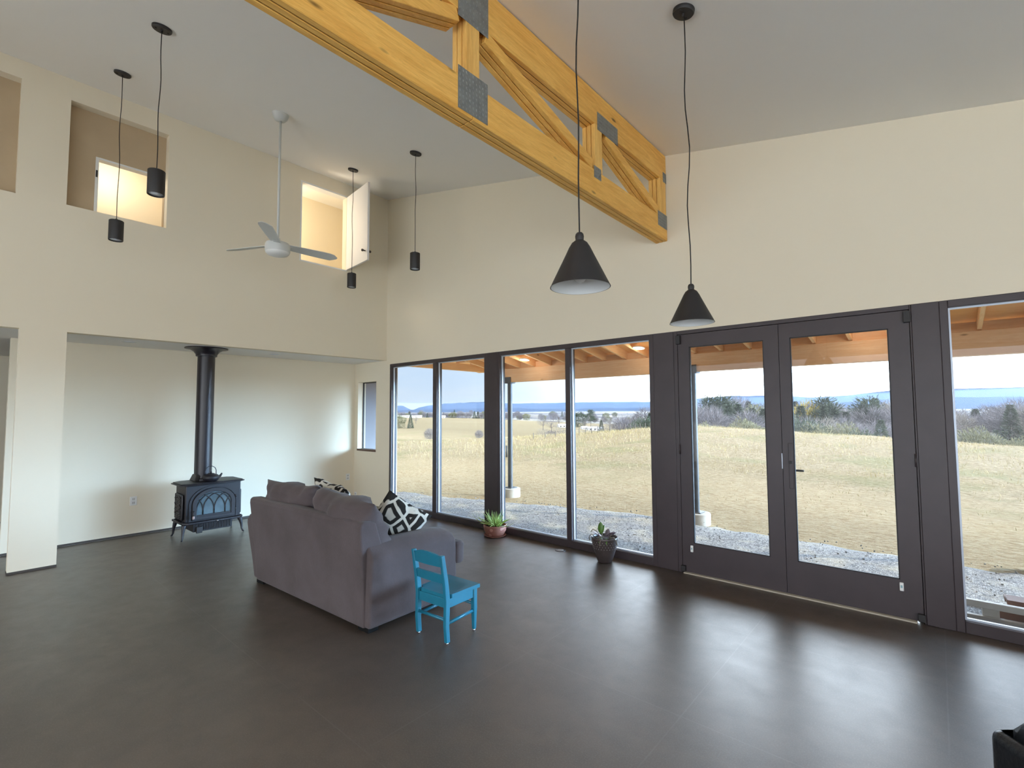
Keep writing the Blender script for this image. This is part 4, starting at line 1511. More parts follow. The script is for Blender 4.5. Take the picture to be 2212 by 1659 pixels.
SPECIAL = [(-21.5,78.9,-6.24,9.96,'p'),(-19.8,80.4,-6.42,10.2,'p'),(-18.9,83.9,-6.55,10.85,'t'),(-5.7,82.1,-6.96,10.18,'p'),(-0.8,83.7,-6.97,10.04,'p'),(-8.0,82.8,-6.97,10.02,'y'),(-14.7,79.6,-6.71,9.39,'o'),(-6.6,44.2,-3.11,4.05,'s'),(-9.5,41.7,-2.29,2.82,'s'),(3.1,52.6,-4.79,5.41,'c'),(2.0,49.1,-4.36,4.28,'d'),(-0.2,55.1,-5.23,5.6,'s'),(-4.2,54.2,-5.17,6.35,'d'),(9.7,55.7,-4.57,4.61,'s'),(12.1,55.2,-4.33,3.55,'s'),(12.5,79.3,-6.41,5.4,'c'),(-2.3,53.2,-5.1,5.34,'s'),(15.8,95.5,-6.85,10.18,'t')]
MID = [(-84.4,61.3,-2.12,3.24,'s'),(-82.4,63.0,-2.15,3.05,'e'),(-105.7,82.5,-1.79,3.02,'b'),(-66.0,90.6,-3.03,3.82,'b'),(-58.5,83.9,-3.13,3.77,'b'),(-92.3,134.0,-3.49,5.84,'b'),(-88.5,137.3,-3.82,4.7,'e'),(-84.5,134.1,-3.88,5.4,'d'),(-81.2,137.0,-4.22,6.18,'p'),(-74.6,122.9,-3.85,3.66,'b'),(-78.4,139.5,-4.51,4.73,'b'),(-68.7,128.0,-4.57,5.05,'b'),(-57.0,111.7,-4.49,5.48,'b'),(-45.9,94.8,-4.38,5.67,'b'),(-55.2,100.0,-4.02,3.37,'e'),(-38.6,54.7,-3.25,2.36,'b'),(-34.7,51.5,-3.21,2.15,'b'),(-33.6,52.5,-3.31,3.24,'b'),(-31.4,57.1,-3.8,3.52,'b'),(-29.2,56.3,-3.87,3.7,'b'),(-32.6,66.6,-4.38,4.7,'b'),(-32.1,27.3,-1.42,1.38,'b'),(-22.6,24.9,-0.8,0.85,'b')]
FARROW = [(-186.2,131.7,-1.01,2.41,'e'),(-184.3,131.7,-1.02,2.21,'b'),(-180.4,131.4,-1.03,2.67,'b'),(-179.2,132.3,-1.03,2.88,'b'),(-178.6,133.7,-1.04,2.28,'s'),(-181.7,137.5,-1.03,2.98,'e'),(-176.1,135.3,-1.05,2.18,'b'),(-175.7,136.5,-1.06,2.17,'b'),(-179.4,141.2,-1.05,2.58,'b'),(-178.5,142.1,-1.06,2.93,'s'),(-173.6,140.0,-1.08,2.97,'b'),(-172.3,140.7,-1.1,2.34,'e'),(-173.7,143.2,-1.1,2.8,'b'),(-170.3,142.2,-1.13,2.47,'b'),(-171.5,145.4,-1.13,3.1,'b'),(-167.8,145.0,-1.17,2.79,'e'),(-166.4,146.3,-1.21,2.64,'b'),(-167.3,149.1,-1.22,2.6,'b'),(-163.5,147.5,-1.27,2.45,'s'),(-163.1,149.0,-1.29,2.76,'s'),(-164.5,151.9,-1.31,2.5,'b'),(-164.9,153.7,-1.34,3.22,'b'),(-160.2,151.6,-1.4,3.22,'b'),(-159.7,154.0,-1.47,3.11,'b'),(-160.1,156.4,-1.51,2.84,'b'),(-154.7,154.2,-1.63,3.51,'e'),(-154.9,156.7,-1.69,3.38,'e'),(-152.9,156.8,-1.77,3.05,'b'),(-155.8,161.3,-1.8,3.68,'s'),(-150.7,158.2,-1.9,2.85,'e'),(-151.5,162.0,-1.99,3.11,'b'),(-149.1,161.4,-2.07,3.89,'s'),(-148.5,162.8,-2.14,3.04,'b'),(-146.9,164.2,-2.26,3.64,'b'),(-144.8,164.3,-2.35,3.81,'b'),(-146.7,168.2,-2.4,3.73,'b'),(-143.7,167.5,-2.51,4.03,'b'),(-124.2,209.5,-4.39,3.36,'b'),(-114.8,226.6,-4.78,3.8,'b'),(-138.0,205.6,-3.84,3.82,'b'),(-144.7,202.2,-3.52,4.46,'b'),(-142.1,208.5,-3.72,2.61,'b'),(-111.2,219.5,-4.87,2.95,'b'),(-108.6,221.3,-4.95,3.69,'b'),(-116.7,210.4,-4.65,3.9,'s'),(-105.9,219.9,-5.02,4.2,'s'),(-106.5,240.1,-5.03,3.39,'e'),(-150.7,201.8,-3.27,3.03,'s'),(-146.6,182.2,-2.97,3.74,'s'),(-107.2,212.9,-4.96,3.54,'s'),(-121.1,205.1,-4.46,4.19,'b'),(-156.5,188.2,-2.72,2.57,'s'),(-146.3,193.8,-3.29,3.95,'b'),(-154.2,187.2,-2.79,3.28,'b'),(-101.1,218.0,-5.15,2.45,'b'),(-123.8,208.8,-4.4,3.16,'b'),(-118.9,209.6,-4.57,3.56,'b'),(-136.8,205.2,-3.88,3.01,'b'),(-110.4,232.8,-4.92,3.78,'e'),(-150.4,182.0,-2.8,3.61,'b'),(-123.2,203.0,-4.36,4.39,'b'),(-114.4,232.7,-4.81,3.16,'e'),(-135.9,203.4,-3.89,2.53,'e'),(-191.8,305.2,-3.17,2.66,'b'),(-213.7,313.0,-2.73,4.25,'b'),(-204.1,294.4,-2.79,4.31,'e'),(-168.2,296.9,-3.66,4.25,'s'),(-152.7,344.8,-4.18,3.33,'s'),(-229.8,342.4,-2.65,4.41,'b'),(-220.9,305.2,-2.49,4.46,'s'),(-221.5,263.6,-2.12,4.37,'b'),(-213.1,299.6,-2.62,3.3,'b'),(-163.1,363.3,-4.07,2.76,'b'),(-179.9,363.1,-3.81,2.23,'e'),(-220.4,301.4,-2.47,3.29,'b'),(-201.6,280.3,-2.73,2.56,'b'),(-176.9,307.5,-3.53,3.29,'e'),(-177.8,376.8,-3.9,2.24,'b'),(-183.2,302.9,-3.35,2.97,'b'),(-248.9,297.0,-1.79,3.0,'e'),(-215.8,254.4,-2.16,3.47,'b'),(-210.3,349.4,-3.15,2.23,'s'),(-183.9,337.3,-3.58,4.39,'s'),(-181.9,370.6,-3.82,3.29,'b'),(-218.2,343.8,-2.92,3.94,'b'),(-194.3,357.2,-3.53,3.2,'b'),(-205.2,325.2,-3.03,2.92,'b'),(-190.4,317.8,-3.3,3.34,'b'),(-203.8,313.3,-2.96,3.45,'b'),(-261.0,207.3,-1.06,4.09,'b'),(-318.6,228.2,-0.73,3.86,'b'),(-290.9,292.3,-1.02,2.31,'b'),(-244.8,239.5,-1.47,4.39,'b'),(-290.3,292.3,-1.03,3.21,'b'),(-286.8,249.6,-0.97,2.57,'e'),(-250.2,234.0,-1.35,3.72,'b'),(-253.6,239.0,-1.33,2.47,'s'),(-326.5,247.0,-0.7,3.19,'b'),(-286.4,258.9,-1.0,3.01,'b'),(-328.8,249.3,-0.69,2.88,'e'),(-281.6,256.7,-1.05,4.29,'e'),(-296.3,234.1,-0.86,2.35,'b'),(-240.1,247.7,-1.61,3.39,'b')]
BARN = [(-179.9,131.9,-0.93),(-176.3,135.0,-0.95),(-165.1,143.5,-1.1),(-79.9,118.3,-3.24),(-67.5,115.7,-3.88),(-71.4,125.7,-4.14),(-72.0,118.5,-3.71)]
FENCE = [(-12.26,19.4,-0.18),(-11.94,20.24,-0.13),(-11.67,20.97,-0.07),(-11.35,21.78,-0.01),(-10.97,22.7,0.06),(-10.77,23.19,0.09),(-10.58,23.64,0.12),(-10.39,24.1,0.15),(-10.19,24.56,0.18),(-9.99,25.02,0.21),(-9.81,25.42,0.23),(-9.62,25.86,0.25),(-9.45,26.27,0.27),(-9.27,26.68,0.29),(-9.09,27.1,0.3),(-8.92,27.48,0.31),(-8.73,27.9,0.32),(-8.54,28.32,0.32),(-8.37,28.71,0.32),(-8.08,29.1,0.32),(-7.82,29.46,0.31),(-7.48,29.91,0.3),(-7.15,30.36,0.28),(-6.69,30.97,0.24),(-6.47,31.28,0.21),(-6.28,31.53,0.18),(-6.1,31.77,0.15),(-5.91,32.02,0.12),(-5.73,32.27,0.08),(-5.54,32.51,0.04),(-5.36,32.76,-0.01),(-5.17,33.01,-0.06),(-4.98,33.26,-0.11),(-4.79,33.51,-0.17),(-4.6,33.76,-0.23),(-4.41,34.01,-0.29),(-4.22,34.27,-0.35),(-4.02,34.48,-0.41)]

S_ = np.array(SPOTS)
_n = len(S_)
_K = np.linalg.norm(S_[:, None, :2] - S_[None, :, :2], axis=2)
_K = np.where(_K > 0, _K ** 2 * np.log(_K + 1e-9), 0)
_A = np.zeros((_n + 3, _n + 3))
_A[:_n, :_n] = _K + np.eye(_n)
_A[:_n, _n] = 1
_A[:_n, _n + 1:] = S_[:, :2]
_A[_n, :_n] = 1
_A[_n + 1:, :_n] = S_[:, :2].T
_w = np.linalg.solve(_A, np.r_[S_[:, 2], 0, 0, 0])


def gz(x, y):
    r = np.hypot(x - S_[:, 0], y - S_[:, 1])
    k = np.where(r > 0, r ** 2 * np.log(r + 1e-9), 0)
    return float(k @ _w[:_n] + _w[_n] + _w[_n + 1] * x + _w[_n + 2] * y)


rg = random.Random(77)
xs = sorted([-20 + i * .7 for i in range(64)] + [-20 - 1.2 * 1.13 ** i * (i + 1) ** .5 for i in range(1, 38)] + [25 + 1.2 * 1.16 ** i * (i + 1) ** .5 for i in range(0, 26)])
ys = [.17] + [.6 + i * .7 for i in range(66)] + [47.5 + 1.3 * 1.12 ** i * (i + 1) ** .5 for i in range(0, 38)]
xs = [x for x in xs if -900 < x < 420]
ys = [y for y in ys if y < 900]
verts, faces = [], []
for y in ys:
    for x in xs:
        z = gz(x, y)
        if 4 < y < 45:
            z += (.045 * math.sin(1.7 * x + .6 * y) * math.sin(.9 * y - .4 * x) + rg.uniform(-.045, .045)) * min(1, max(.25, (y - 5) / 9))
        verts.append((x, y, z))
nx = len(xs)
for j in range(len(ys) - 1):
    for i in range(nx - 1):
        faces.append((j * nx + i, j * nx + i + 1, (j + 1) * nx + i + 1, (j + 1) * nx + i))
mb = MB()
mb.poly(verts, faces, smooth=True)
struct(mb.build('field', M_ground))
# unseen ground behind and beside the house, made pale to bounce light indoors
struct(MB().box((-40, YB - 60, -.6), (60, .16, -.125)).build('yard', mat('pale_bounce_ground', (.86, .84, .80), .9, var=.08)))

# gravel strip along the house
gb = [(-16, .75), (-9, .95), (-4.5, 1.2), (-1.9, 1.57), (.28, 2.14), (1.8, 2.62), (3.43, 3.02), (4.17, 2.90), (5.2, 2.80), (6.67, 2.74), (7.33, 2.74), (10, 2.8), (20, 3.0)]
mb = MB()
vr = []
N = 240
for i in range(N + 1):
    x = -16 + 36 * i / N
    yb_ = float(np.interp(x, [a for a, _ in gb], [b for _, b in gb])) + rg.uniform(-.07, .07)
    row = []
    for k in range(7):
        y = .165 + (yb_ - .165) * k / 6
        z = -.075 + (rg.uniform(-.012, .012) if k < 6 else -.09)
        row.append(mb.bm.verts.new((x, y, z if k < 6 else gz(x, y) - .02)))
    vr.append(row)
for a, b in zip(vr, vr[1:]):
    for k in range(6):
        f = mb.bm.faces.new((a[k], b[k], b[k + 1], a[k + 1]))
        f.smooth = True
struct(mb.build('gravel_strip', M_gravel))
# loose stones lying on the gravel
mb = MB()
ico = bmesh.new()
bmesh.ops.create_icosphere(ico, subdivisions=1, radius=1)
iv = [v.co.copy() for v in ico.verts]
ifc = [tuple(v.index for v in f.verts) for f in ico.faces]
ico.free()
for i in range(1100):
    x = rg.uniform(-3, 9)
    lim = float(np.interp(x, [a for a, _ in gb], [b for _, b in gb]))
    y = rg.uniform(.2, lim - .12)
    r = rg.uniform(.005, .012)
    rot = Matrix.Rotation(rg.uniform(0, 6.28), 3, Vector((rg.uniform(-1, 1), rg.uniform(-1, 1), 1)).normalized())
    mb.poly([rot @ Vector((v.x * r * 1.3, v.y * r, v.z * r * .7)) + Vector((x, y, -.072)) for v in iv], ifc)
tag(mb.build('gravel_stones', mat('loose_stone', (.40, .385, .365), .9, var=.4, vscale=9)), 'loose pale stones scattered over the gravel strip by the house', 'gravel', kind='stuff')

# dry grass blades, thicker and taller up the field
mb = MB()
for i in range(26000):
    x = rg.uniform(-17, 13)
    y = 5.0 + 30 * rg.random() ** .8
    if (x < -2 - .0 and y < 4) or rg.random() < .25:
        pass
    hh = (.04 + .04 * rg.random()) if y < 9 + .3 * x else (.06 + .12 * rg.random() ** 2)
    if x < -4 and y > 9:
        hh *= 1.4
    a = rg.uniform(0, 6.28)
    wd = .004 + .0004 * y
    b = Vector((x, y, gz(x, y) - .02))
    tip = b + Vector((rg.uniform(-.6, .6) * hh, rg.uniform(-.6, .6) * hh, hh))
    dx, dy = math.cos(a) * wd, math.sin(a) * wd
    mb.poly([b + Vector((dx, dy, 0)), b - Vector((dx, dy, 0)), tip], [(0, 1, 2)])
tag(mb.build('dry_grass', M_straw, recalc=False), 'dry straw coloured grass standing on the field outside', 'grass', kind='stuff')

# distant valley floor and the wooded ridges that close the view
mb = MB()
mb.poly([(-5200, 300, -9), (2600, 300, -9), (2600, 880, -.6), (-5200, 880, -.6), (2600, 5200, 14), (-5200, 5200, 14)], [(0, 1, 2, 3), (3, 2, 4, 5)])
mb.poly([(-5200, -200, -9), (-880, -200, -9), (-880, 900, -3), (-5200, 900, .5)], [(0, 1, 2, 3)])
struct(mb.build('valley_floor', M_plain))
RIDGE = [(-2500, 1130, 38), (-2300, 1300, 42), (-2087, 1486, 35), (-2058, 1511, 34), (-2040, 1528, 22), (-2022, 1543, 10), (-1996, 1566, 24), (-1951, 1605, 36), (-1897, 1652, 44), (-1825, 1714, 48), (-1739, 1789, 52), (-1646, 1870, 43), (-1556, 1948, 44), (-1377, 2105, 47), (-1234, 2230, 49), (-1081, 2362, 48), (-929, 2495, 62), (-803, 2605, 76), (-659, 2730, 78), (-552, 2824, 73), (-480, 2887, 66), (-336, 3012, 76), (-165, 3161, 100), (78, 3372, 108), (204, 3482, 110), (351, 3610, 114), (700, 3900, 116), (1100, 4200, 105)]
RC = Vector((7.1, -4.9))


def ridge(name, pts, depth, mt, rough):
    mb = MB()
    rows = []
    P = []
    for a, b in zip(pts, pts[1:]):
        for k in range(6):
            t_ = k / 6
            P.append([a[i] + (b[i] - a[i]) * t_ for i in range(3)])
    for x, y, z in P:
        d = (Vector((x, y)) - RC).normalized()
        z += rg.uniform(-rough, rough)
        row = []
        for off, f in ((-depth, 0.0), (-depth * .6, .45), (-depth * .25, .85), (0, 1.0), (depth * .5, .6), (depth, 0)):
            row.append(mb.bm.verts.new((x + d.x * off, y + d.y * off, 2 + (z - 2) * f + (rg.uniform(-rough, rough) if 0 < f < 1 else 0) - (6 if f == 0 else 0))))
        rows.append(row)
    for a, b in zip(rows, rows[1:]):
        for k in range(5):
            f = mb.bm.faces.new((a[k], b[k], b[k + 1], a[k + 1]))
            f.smooth = True
    o = mb.build(name, mt)
    return struct(o)


ridge('mountain_ridge', RIDGE, 420, M_ridge, 1.0)
HILL = [(-1700, 1000, 6), (-1350, 1180, 10), (-1180, 1330, 16), (-1000, 1480, 9), (-820, 1560, 14), (-640, 1660, 12), (-520, 1750, 22), (-400, 1800, 18), (-250, 1900, 24), (-100, 2000, 36), (60, 2050, 40), (300, 2150, 38), (600, 2300, 34)]
ridge('foothills', HILL, 260, M_ridge, 1.6)

# blue winter haze lying over the far valley
hz = bpy.data.materials.new('valley_haze')
hz.use_nodes = True
t = NT(hz.node_tree)
vs_ = t.n('ShaderNodeVolumeScatter')
vs_.inputs['Color'].default_value = (.42, .62, 1.0, 1)
vs_.inputs['Density'].default_value = .00020
vs_.inputs['Anisotropy'].default_value = .2
o = t.n('ShaderNodeOutputMaterial')
t.l(vs_.outputs[0], o.inputs[1])
# a wedge of air that begins beyond the tan field and thickens towards the ridge
mb = MB()
hp = [(-1500, 250, .017), (-400, 200, .019), (700, 330, .030), (1300, 1500, .030), (1400, 4700, .026), (400, 4000, .031), (-450, 3150, .026), (-900, 2800, .021), (-2000, 1900, .017), (-2750, 1350, .015)]
nh = len(hp)
vsb = mb.poly([(x, y, -30) for x, y, k in hp] + [(x, y, 2.0 + k * math.hypot(x - 7, y + 5)) for x, y, k in hp],
              [tuple(range(nh - 1, -1, -1)), tuple(range(nh, 2 * nh))] + [(k, (k + 1) % nh, nh + (k + 1) % nh, nh + k) for k in range(nh)])
bmesh.ops.triangulate(mb.bm, faces=[f for f in mb.bm.faces if len(f.verts) > 4])
HAZE = tag(mb.build('haze', hz), 'blue haze lying over the far valley before the ridge', 'haze', kind='stuff')

# ------------------------------------------------------------------ trees
rt = random.Random(12)


def crown_bare(n, shape, wd, seed, spread=1.0):
    rn = random.Random(seed)
    mb = MB()
    for i in range(n):
        while True:
            u = Vector((rn.uniform(-1, 1), rn.uniform(-1, 1), rn.uniform(-1, 1)))
            if .12 < u.length < 1:
                break
        c = Vector((u.x * shape[0], u.y * shape[0], shape[1] + u.z * shape[2]))
        d = Vector((u.x * 1.2 * spread, u.y * 1.2 * spread, .55 + u.z * .5)) + Vector((rn.uniform(-.7, .7), rn.uniform(-.7, .7), rn.uniform(-.5, .6)))
        d.normalize()
        ln = rn.uniform(.6, 1.5)
        s = d.cross(Vector((rn.uniform(-1, 1), rn.uniform(-1, 1), rn.uniform(-1, 1)))).normalized() * wd
        mb.poly([c - s, c + s, c + d * ln], [(0, 1, 2)])
    return mb


def trunk_bare(h, rad, seed, nb=9, lean=.1):
    rn = random.Random(seed)
    mb = MB()
    mb.tube([(0, 0, -.3), (lean * .3, 0, h * .3), (-lean * .2, lean * .3, h * .55), (lean * .3, 0, h * .9)], [rad, rad * .8, rad * .5, rad * .12], 6)
    for i in range(nb):
        a = rn.uniform(0, 6.28)
        z0 = h * rn.uniform(.22, .62)
        L_ = h * rn.uniform(.22, .38)
        e = rn.uniform(.5, 1.1)
        p1 = Vector((math.cos(a) * math.cos(e), math.sin(a) * math.cos(e), math.sin(e))) * L_ * .55
        p2 = p1 + Vector((math.cos(a + .3) * math.cos(e + .2), math.sin(a + .3) * math.cos(e + .2), math.sin(e + .2))) * L_ * .5
        mb.tube([(0, 0, z0), (p1.x, p1.y, z0 + p1.z), (p2.x, p2.y, z0 + p2.z)], [rad * .42, rad * .25, rad * .06], 5)
    return mb


def crown_leafy(n, fn, wd, ln, seed):
    rn = random.Random(seed)
    mb = MB()
    for i in range(n):
        c, d = fn(rn)
        s = d.cross(Vector((rn.uniform(-1, 1), rn.uniform(-1, 1), rn.uniform(-1, 1)))).normalized() * wd * rn.uniform(.6, 1.3)
        mb.poly([c - s, c + s, c + d * ln * rn.uniform(.6, 1.4) + s * .4], [(0, 1, 2)])
    return mb


def fn_cedar(rn):
    z = rn.random() ** 1.35
    r = 2.1 * (1 - z) ** .8 + .1
    a = rn.uniform(0, 6.28)
    q = r * rn.random() ** .4
    return Vector((q * math.cos(a), q * math.sin(a), .5 + 9.2 * z)), Vector((math.cos(a) * .9, math.sin(a) * .9, rn.uniform(-.1, .8))).normalized()


def fn_pine(rn):
    k = rn.randrange(11)
    r2_ = random.Random(k)
    a = r2_.uniform(0, 6.28)
    z = 4.2 + k * .52
    rr = (1.9 - .12 * k) * r2_.uniform(.4, 1)
    c = Vector((rr * math.cos(a), rr * math.sin(a), z))
    u = Vector((rn.gauss(0, .62), rn.gauss(0, .62), rn.gauss(0, .34)))
    return c + u, (u + Vector((0, 0, .5))).normalized()


def fn_shrub(rn):
    while True:
        u = Vector((rn.uniform(-1, 1), rn.uniform(-1, 1), rn.uniform(-1, 1)))
        if .35 < u.length < 1:
            break
    lump = 1 + .18 * math.sin(5 * u.x + 2) * math.sin(4 * u.y) + .15 * math.sin(6 * u.z)
    return Vector((u.x * 4.2 * lump, u.y * 4.2 * lump, 5 + u.z * 4.7 * lump)), (u + Vector((rn.uniform(-.5, .5), rn.uniform(-.5, .5), .4))).normalized()


def fn_round(rn):
    while True:
        u = Vector((rn.uniform(-1, 1), rn.uniform(-1, 1), rn.uniform(-1, 1)))
        if u.length < 1:
            break
    return Vector((u.x * 2.3, u.y * 2.3, 6.4 + u.z * 3.3)), (u + Vector((0, 0, .4))).normalized()


PROTO = {}


def proto(key, name, crown, cm, trunk, seed_scale=1):
    r = empty(name, (0, 0, 0))
    crown.build('crown', cm, r, recalc=False)
    trunk.build('trunk', M_bark, r)
    PROTO[key] = r
    return r


proto('b0', 'bare_tree', crown_bare(3000, (2.6, 5.7, 3.9), .034, 1), M_twig, trunk_bare(9, .16, 1))
proto('b1', 'bare_tree', crown_bare(3000, (3.1, 5.2, 4.1), .034, 2, 1.3), M_twig, trunk_bare(8.5, .18, 2, 12))
proto('b2', 'bare_tree', crown_bare(2600, (2.3, 5.8, 4.0), .034, 3), M_tan_tw, trunk_bare(9.2, .14, 3))
proto('b3', 'bare_tree', crown_bare(800, (2.9, 6.0, 3.4), .022, 4, 1.4), M_twig, trunk_bare(9, .17, 4, 14))
proto('e', 'cedar_tree', crown_leafy(2800, fn_cedar, .09, .42, 5), M_cedar, trunk_bare(8.5, .13, 5, 0))
proto('p', 'pine_tree', crown_leafy(2600, fn_pine, .07, .42, 6), M_cedar, trunk_bare(9.4, .15, 6, 5))
proto('o', 'oak_tree', crown_leafy(1500, fn_round, .08, .45, 7), M_olive, trunk_bare(8, .15, 7, 8))
proto('y', 'oak_tree', crown_leafy(1300, fn_round, .08, .45, 8), M_gold, trunk_bare(8, .15, 8, 8))
proto('s', 'evergreen_shrub', crown_leafy(4200, fn_shrub, .10, .5, 9), M_olive, trunk_bare(5, .2, 9, 5))
proto('d', 'evergreen_shrub', crown_leafy(4200, fn_shrub, .10, .5, 10), M_cedar, trunk_bare(5, .2, 10, 5))
used = set()


def place(key, x, y, z, h, lab, cat, group=None, sx=1.0):
    o = PROTO[key] if key not in used else copy_tree(PROTO[key])
    used.add(key)
    o.location = (x, y, z)
    s = h / 9.7
    o.scale = (s * sx, s * sx, s)
    o.rotation_euler = (0, 0, rt.uniform(0, 6.28))
    for k_ in ('group',):
        if k_ in o:
            del o[k_]
    tag(o, lab, cat, group)
    return o


for x, y, z, h, k in WOOD:
    if k == 'b':
        place(rt.choice(['b0', 'b0', 'b1', 'b1', 'b2']), x, y, z, h, 'bare grey winter tree in the wood beyond the field crest', 'tree', 'bare trees of the wood', 1.15)
    elif k == 'e':
        place('e', x, y, z, h, 'dark conical evergreen standing among the bare trees of the wood', 'tree', 'evergreens of the wood', 1.0)
    elif rt.random() < .6:
        place('b1', x, y, z, h * .85, 'bare grey winter tree in the wood beyond the field crest', 'tree', 'bare trees of the wood', 1.3)
    else:
        place('d', x, y, z, min(h, 4.2), 'dark green bush at the foot of the wood beyond the crest', 'shrub', 'bushes below the wood', 1.1)
SLAB = ['taller dark pine rising left of its twin above the wood through the left door', 'taller dark pine rising beside the tallest bare tree through the left door', 'tallest bare grey tree topping the wood through the left glazed door',
        'dark pine with a broad top at the middle of the right door view', 'dark pine with a broad top at the right edge of the right door view', 'yellow-green tree at the left of the right door view',
        'golden leafed tree at the right edge of the left door view', 'round olive bush on the crest in the left door view', 'small olive bush at the left edge of the left door view',
        'pale conical evergreen at the right edge of the right door view', 'dark low bush on the crest in the right door view', 'olive bush behind the crest in the middle of the right door view',
        'dark bush on the crest at the left of the right door view', 'large olive bush on the crest in the far right window', 'low olive bush at the right edge of the far right window',
        'dark cedar in the middle of the far right window', 'olive bush left of centre in the right door view', 'tall bare tree against the ridge in the far right window']
SK = {'t': 'b3', 'c': 'e'}
for (x, y, z, h, k), lab in zip(SPECIAL, SLAB):
    place(SK.get(k, k), x, y, z, h, lab, 'shrub' if k in 'sd' else 'tree', None, 1.0)
for x, y, z, h, k in MID:
    if k == 'b':
        place('b3' if h > 2.2 else 'b1', x, y, z, h, 'small bare tree standing alone or in loose company on the far tan field', 'tree', 'bare trees on the far field', 1.25)
    else:
        place(k, x, y, z, h, {'s': 'small olive bush beside a cedar at the far left of the field', 'e': 'small dark cedar on the far tan field', 'd': 'round dark evergreen on the far field by the white farm buildings', 'p': 'dark pine beside the white farm buildings'}[k], 'shrub' if k in 's' else 'tree', 'cedars on the far field' if k == 'e' else None, 1.5 if k == 'd' else 1.1)
for x, y, z, h, k in FARROW:
    place({'b': 'b1', 's': 's', 'e': 'e'}[k], x, y, z, h, 'tiny tree in the far hedge line at the end of the tan field', 'tree', 'trees of the far hedge line', 1.2)
for k_, r_ in PROTO.items():
    if k_ not in used:
        place(k_, 14.5, 60, gz(14.5, 60), 6, 'leafy tree at the right end of the wood', 'tree')

# white farm buildings and the fence on the crest
BL = ['long white shed at the far left end of the field', 'long white shed right of the first one at the far left', 'small white shed on the far hedge line seen in the left window', 'low white farmhouse beside the middle window bar',
      'white farmhouse between the dark round tree and the pine', 'white outbuilding right of the white farmhouse', 'white outbuilding left of the white farmhouse']
for (x, y, z), lab, wl, ht in zip(BARN, BL, (8, 9, 3, 2.4, 2.8, 2.0, 1.6), (.55, .6, .6, .5, .6, .4, .4)):
    b_ = tag(empty('farm_building', (x, y, z), math.radians(49 + rg.uniform(-6, 6))), lab, 'building')
    MB().box((-wl / 2, -1, -.6), (wl / 2, 1, ht)).build('walls', M_barn, b_)
    MB().prism([(-wl / 2 - .1, -1.15, ht), (-wl / 2 - .1, 1.15, ht), (-wl / 2 - .1, 0, ht + .5)], (wl + .2, 0, 0)).build('roof', M_barnroof, b_)
    for dx in (-.25, .2):
        MB().box((wl * dx - .2, -1.03, .12), (wl * dx + .2, -.99, ht - .08)).build('window', M_seal, b_)
for i, (x, y, z) in enumerate(FENCE):
    o = tag(empty('fence_post', (x, y, z)), 'thin weathered post of the wire fence along the field crest', 'fence post', 'posts of the crest fence')
    MB().tube([(0, 0, -.2), (0, 0, .44)], [.028, .024], 6).build('post', M_fence, o)
mb = MB()
for hgt in (.18, .36):
    mb.tube([(x, y, z + hgt) for x, y, z in FENCE], .005, 4)
tag(mb.build('fence_wire', M_fence), 'thin wires strung between the posts along the field crest', 'wire')

# ------------------------------------------------------------------ porch
porch = tag(empty('porch_roof', (4.2, 1.6, 2.5)), 'fir porch roof of rafters and plywood on a long beam outside the glazing', 'porch roof')
PO = Vector(porch.location)
RS = .183
YE = 3.35


def rz(y):
    return 2.515 + RS * (2.80 - y)


MB().box((.26 - PO.x, 2.735 - PO.y, 2.232 - PO.z), (13.4 - PO.x, 2.865 - PO.y, 2.513 - PO.z)).build('beam', M_porchx, porch, bevel=.006)
RX = [-.16 + .4045 * i for i in range(34)]
for x in RX:
    mb = MB()
    mb.prism([(x - .019 - PO.x, .17 - PO.y, rz(.17) - PO.z), (x - .019 - PO.x, YE - PO.y, rz(YE) - PO.z), (x - .019 - PO.x, YE - PO.y, rz(YE) + .14 - PO.z), (x - .019 - PO.x, .17 - PO.y, rz(.17) + .14 - PO.z)], (.038, 0, 0))
    mb.build('rafter', M_porchy, porch)
mb = MB()
mb.prism([(-1.15 - PO.x, .17 - PO.y, rz(.17) + .141 - PO.z), (-1.15 - PO.x, YE + .05 - PO.y, rz(YE + .05) + .141 - PO.z), (-1.15 - PO.x, YE + .05 - PO.y, rz(YE + .05) + .162 - PO.z), (-1.15 - PO.x, .17 - PO.y, rz(.17) + .162 - PO.z)], (14.7, 0, 0))
mb.build('plywood_deck', M_deck, porch)
# blocking above the beam between the rafters
for a, b in zip(RX[:-1], RX[1:]):
    MB().box((a + .02 - PO.x, 2.79 - PO.y, 2.515 - PO.z), (b - .02 - PO.x, 2.81 - PO.y, 2.625 - PO.z)).build('blocking', M_porchx, porch)
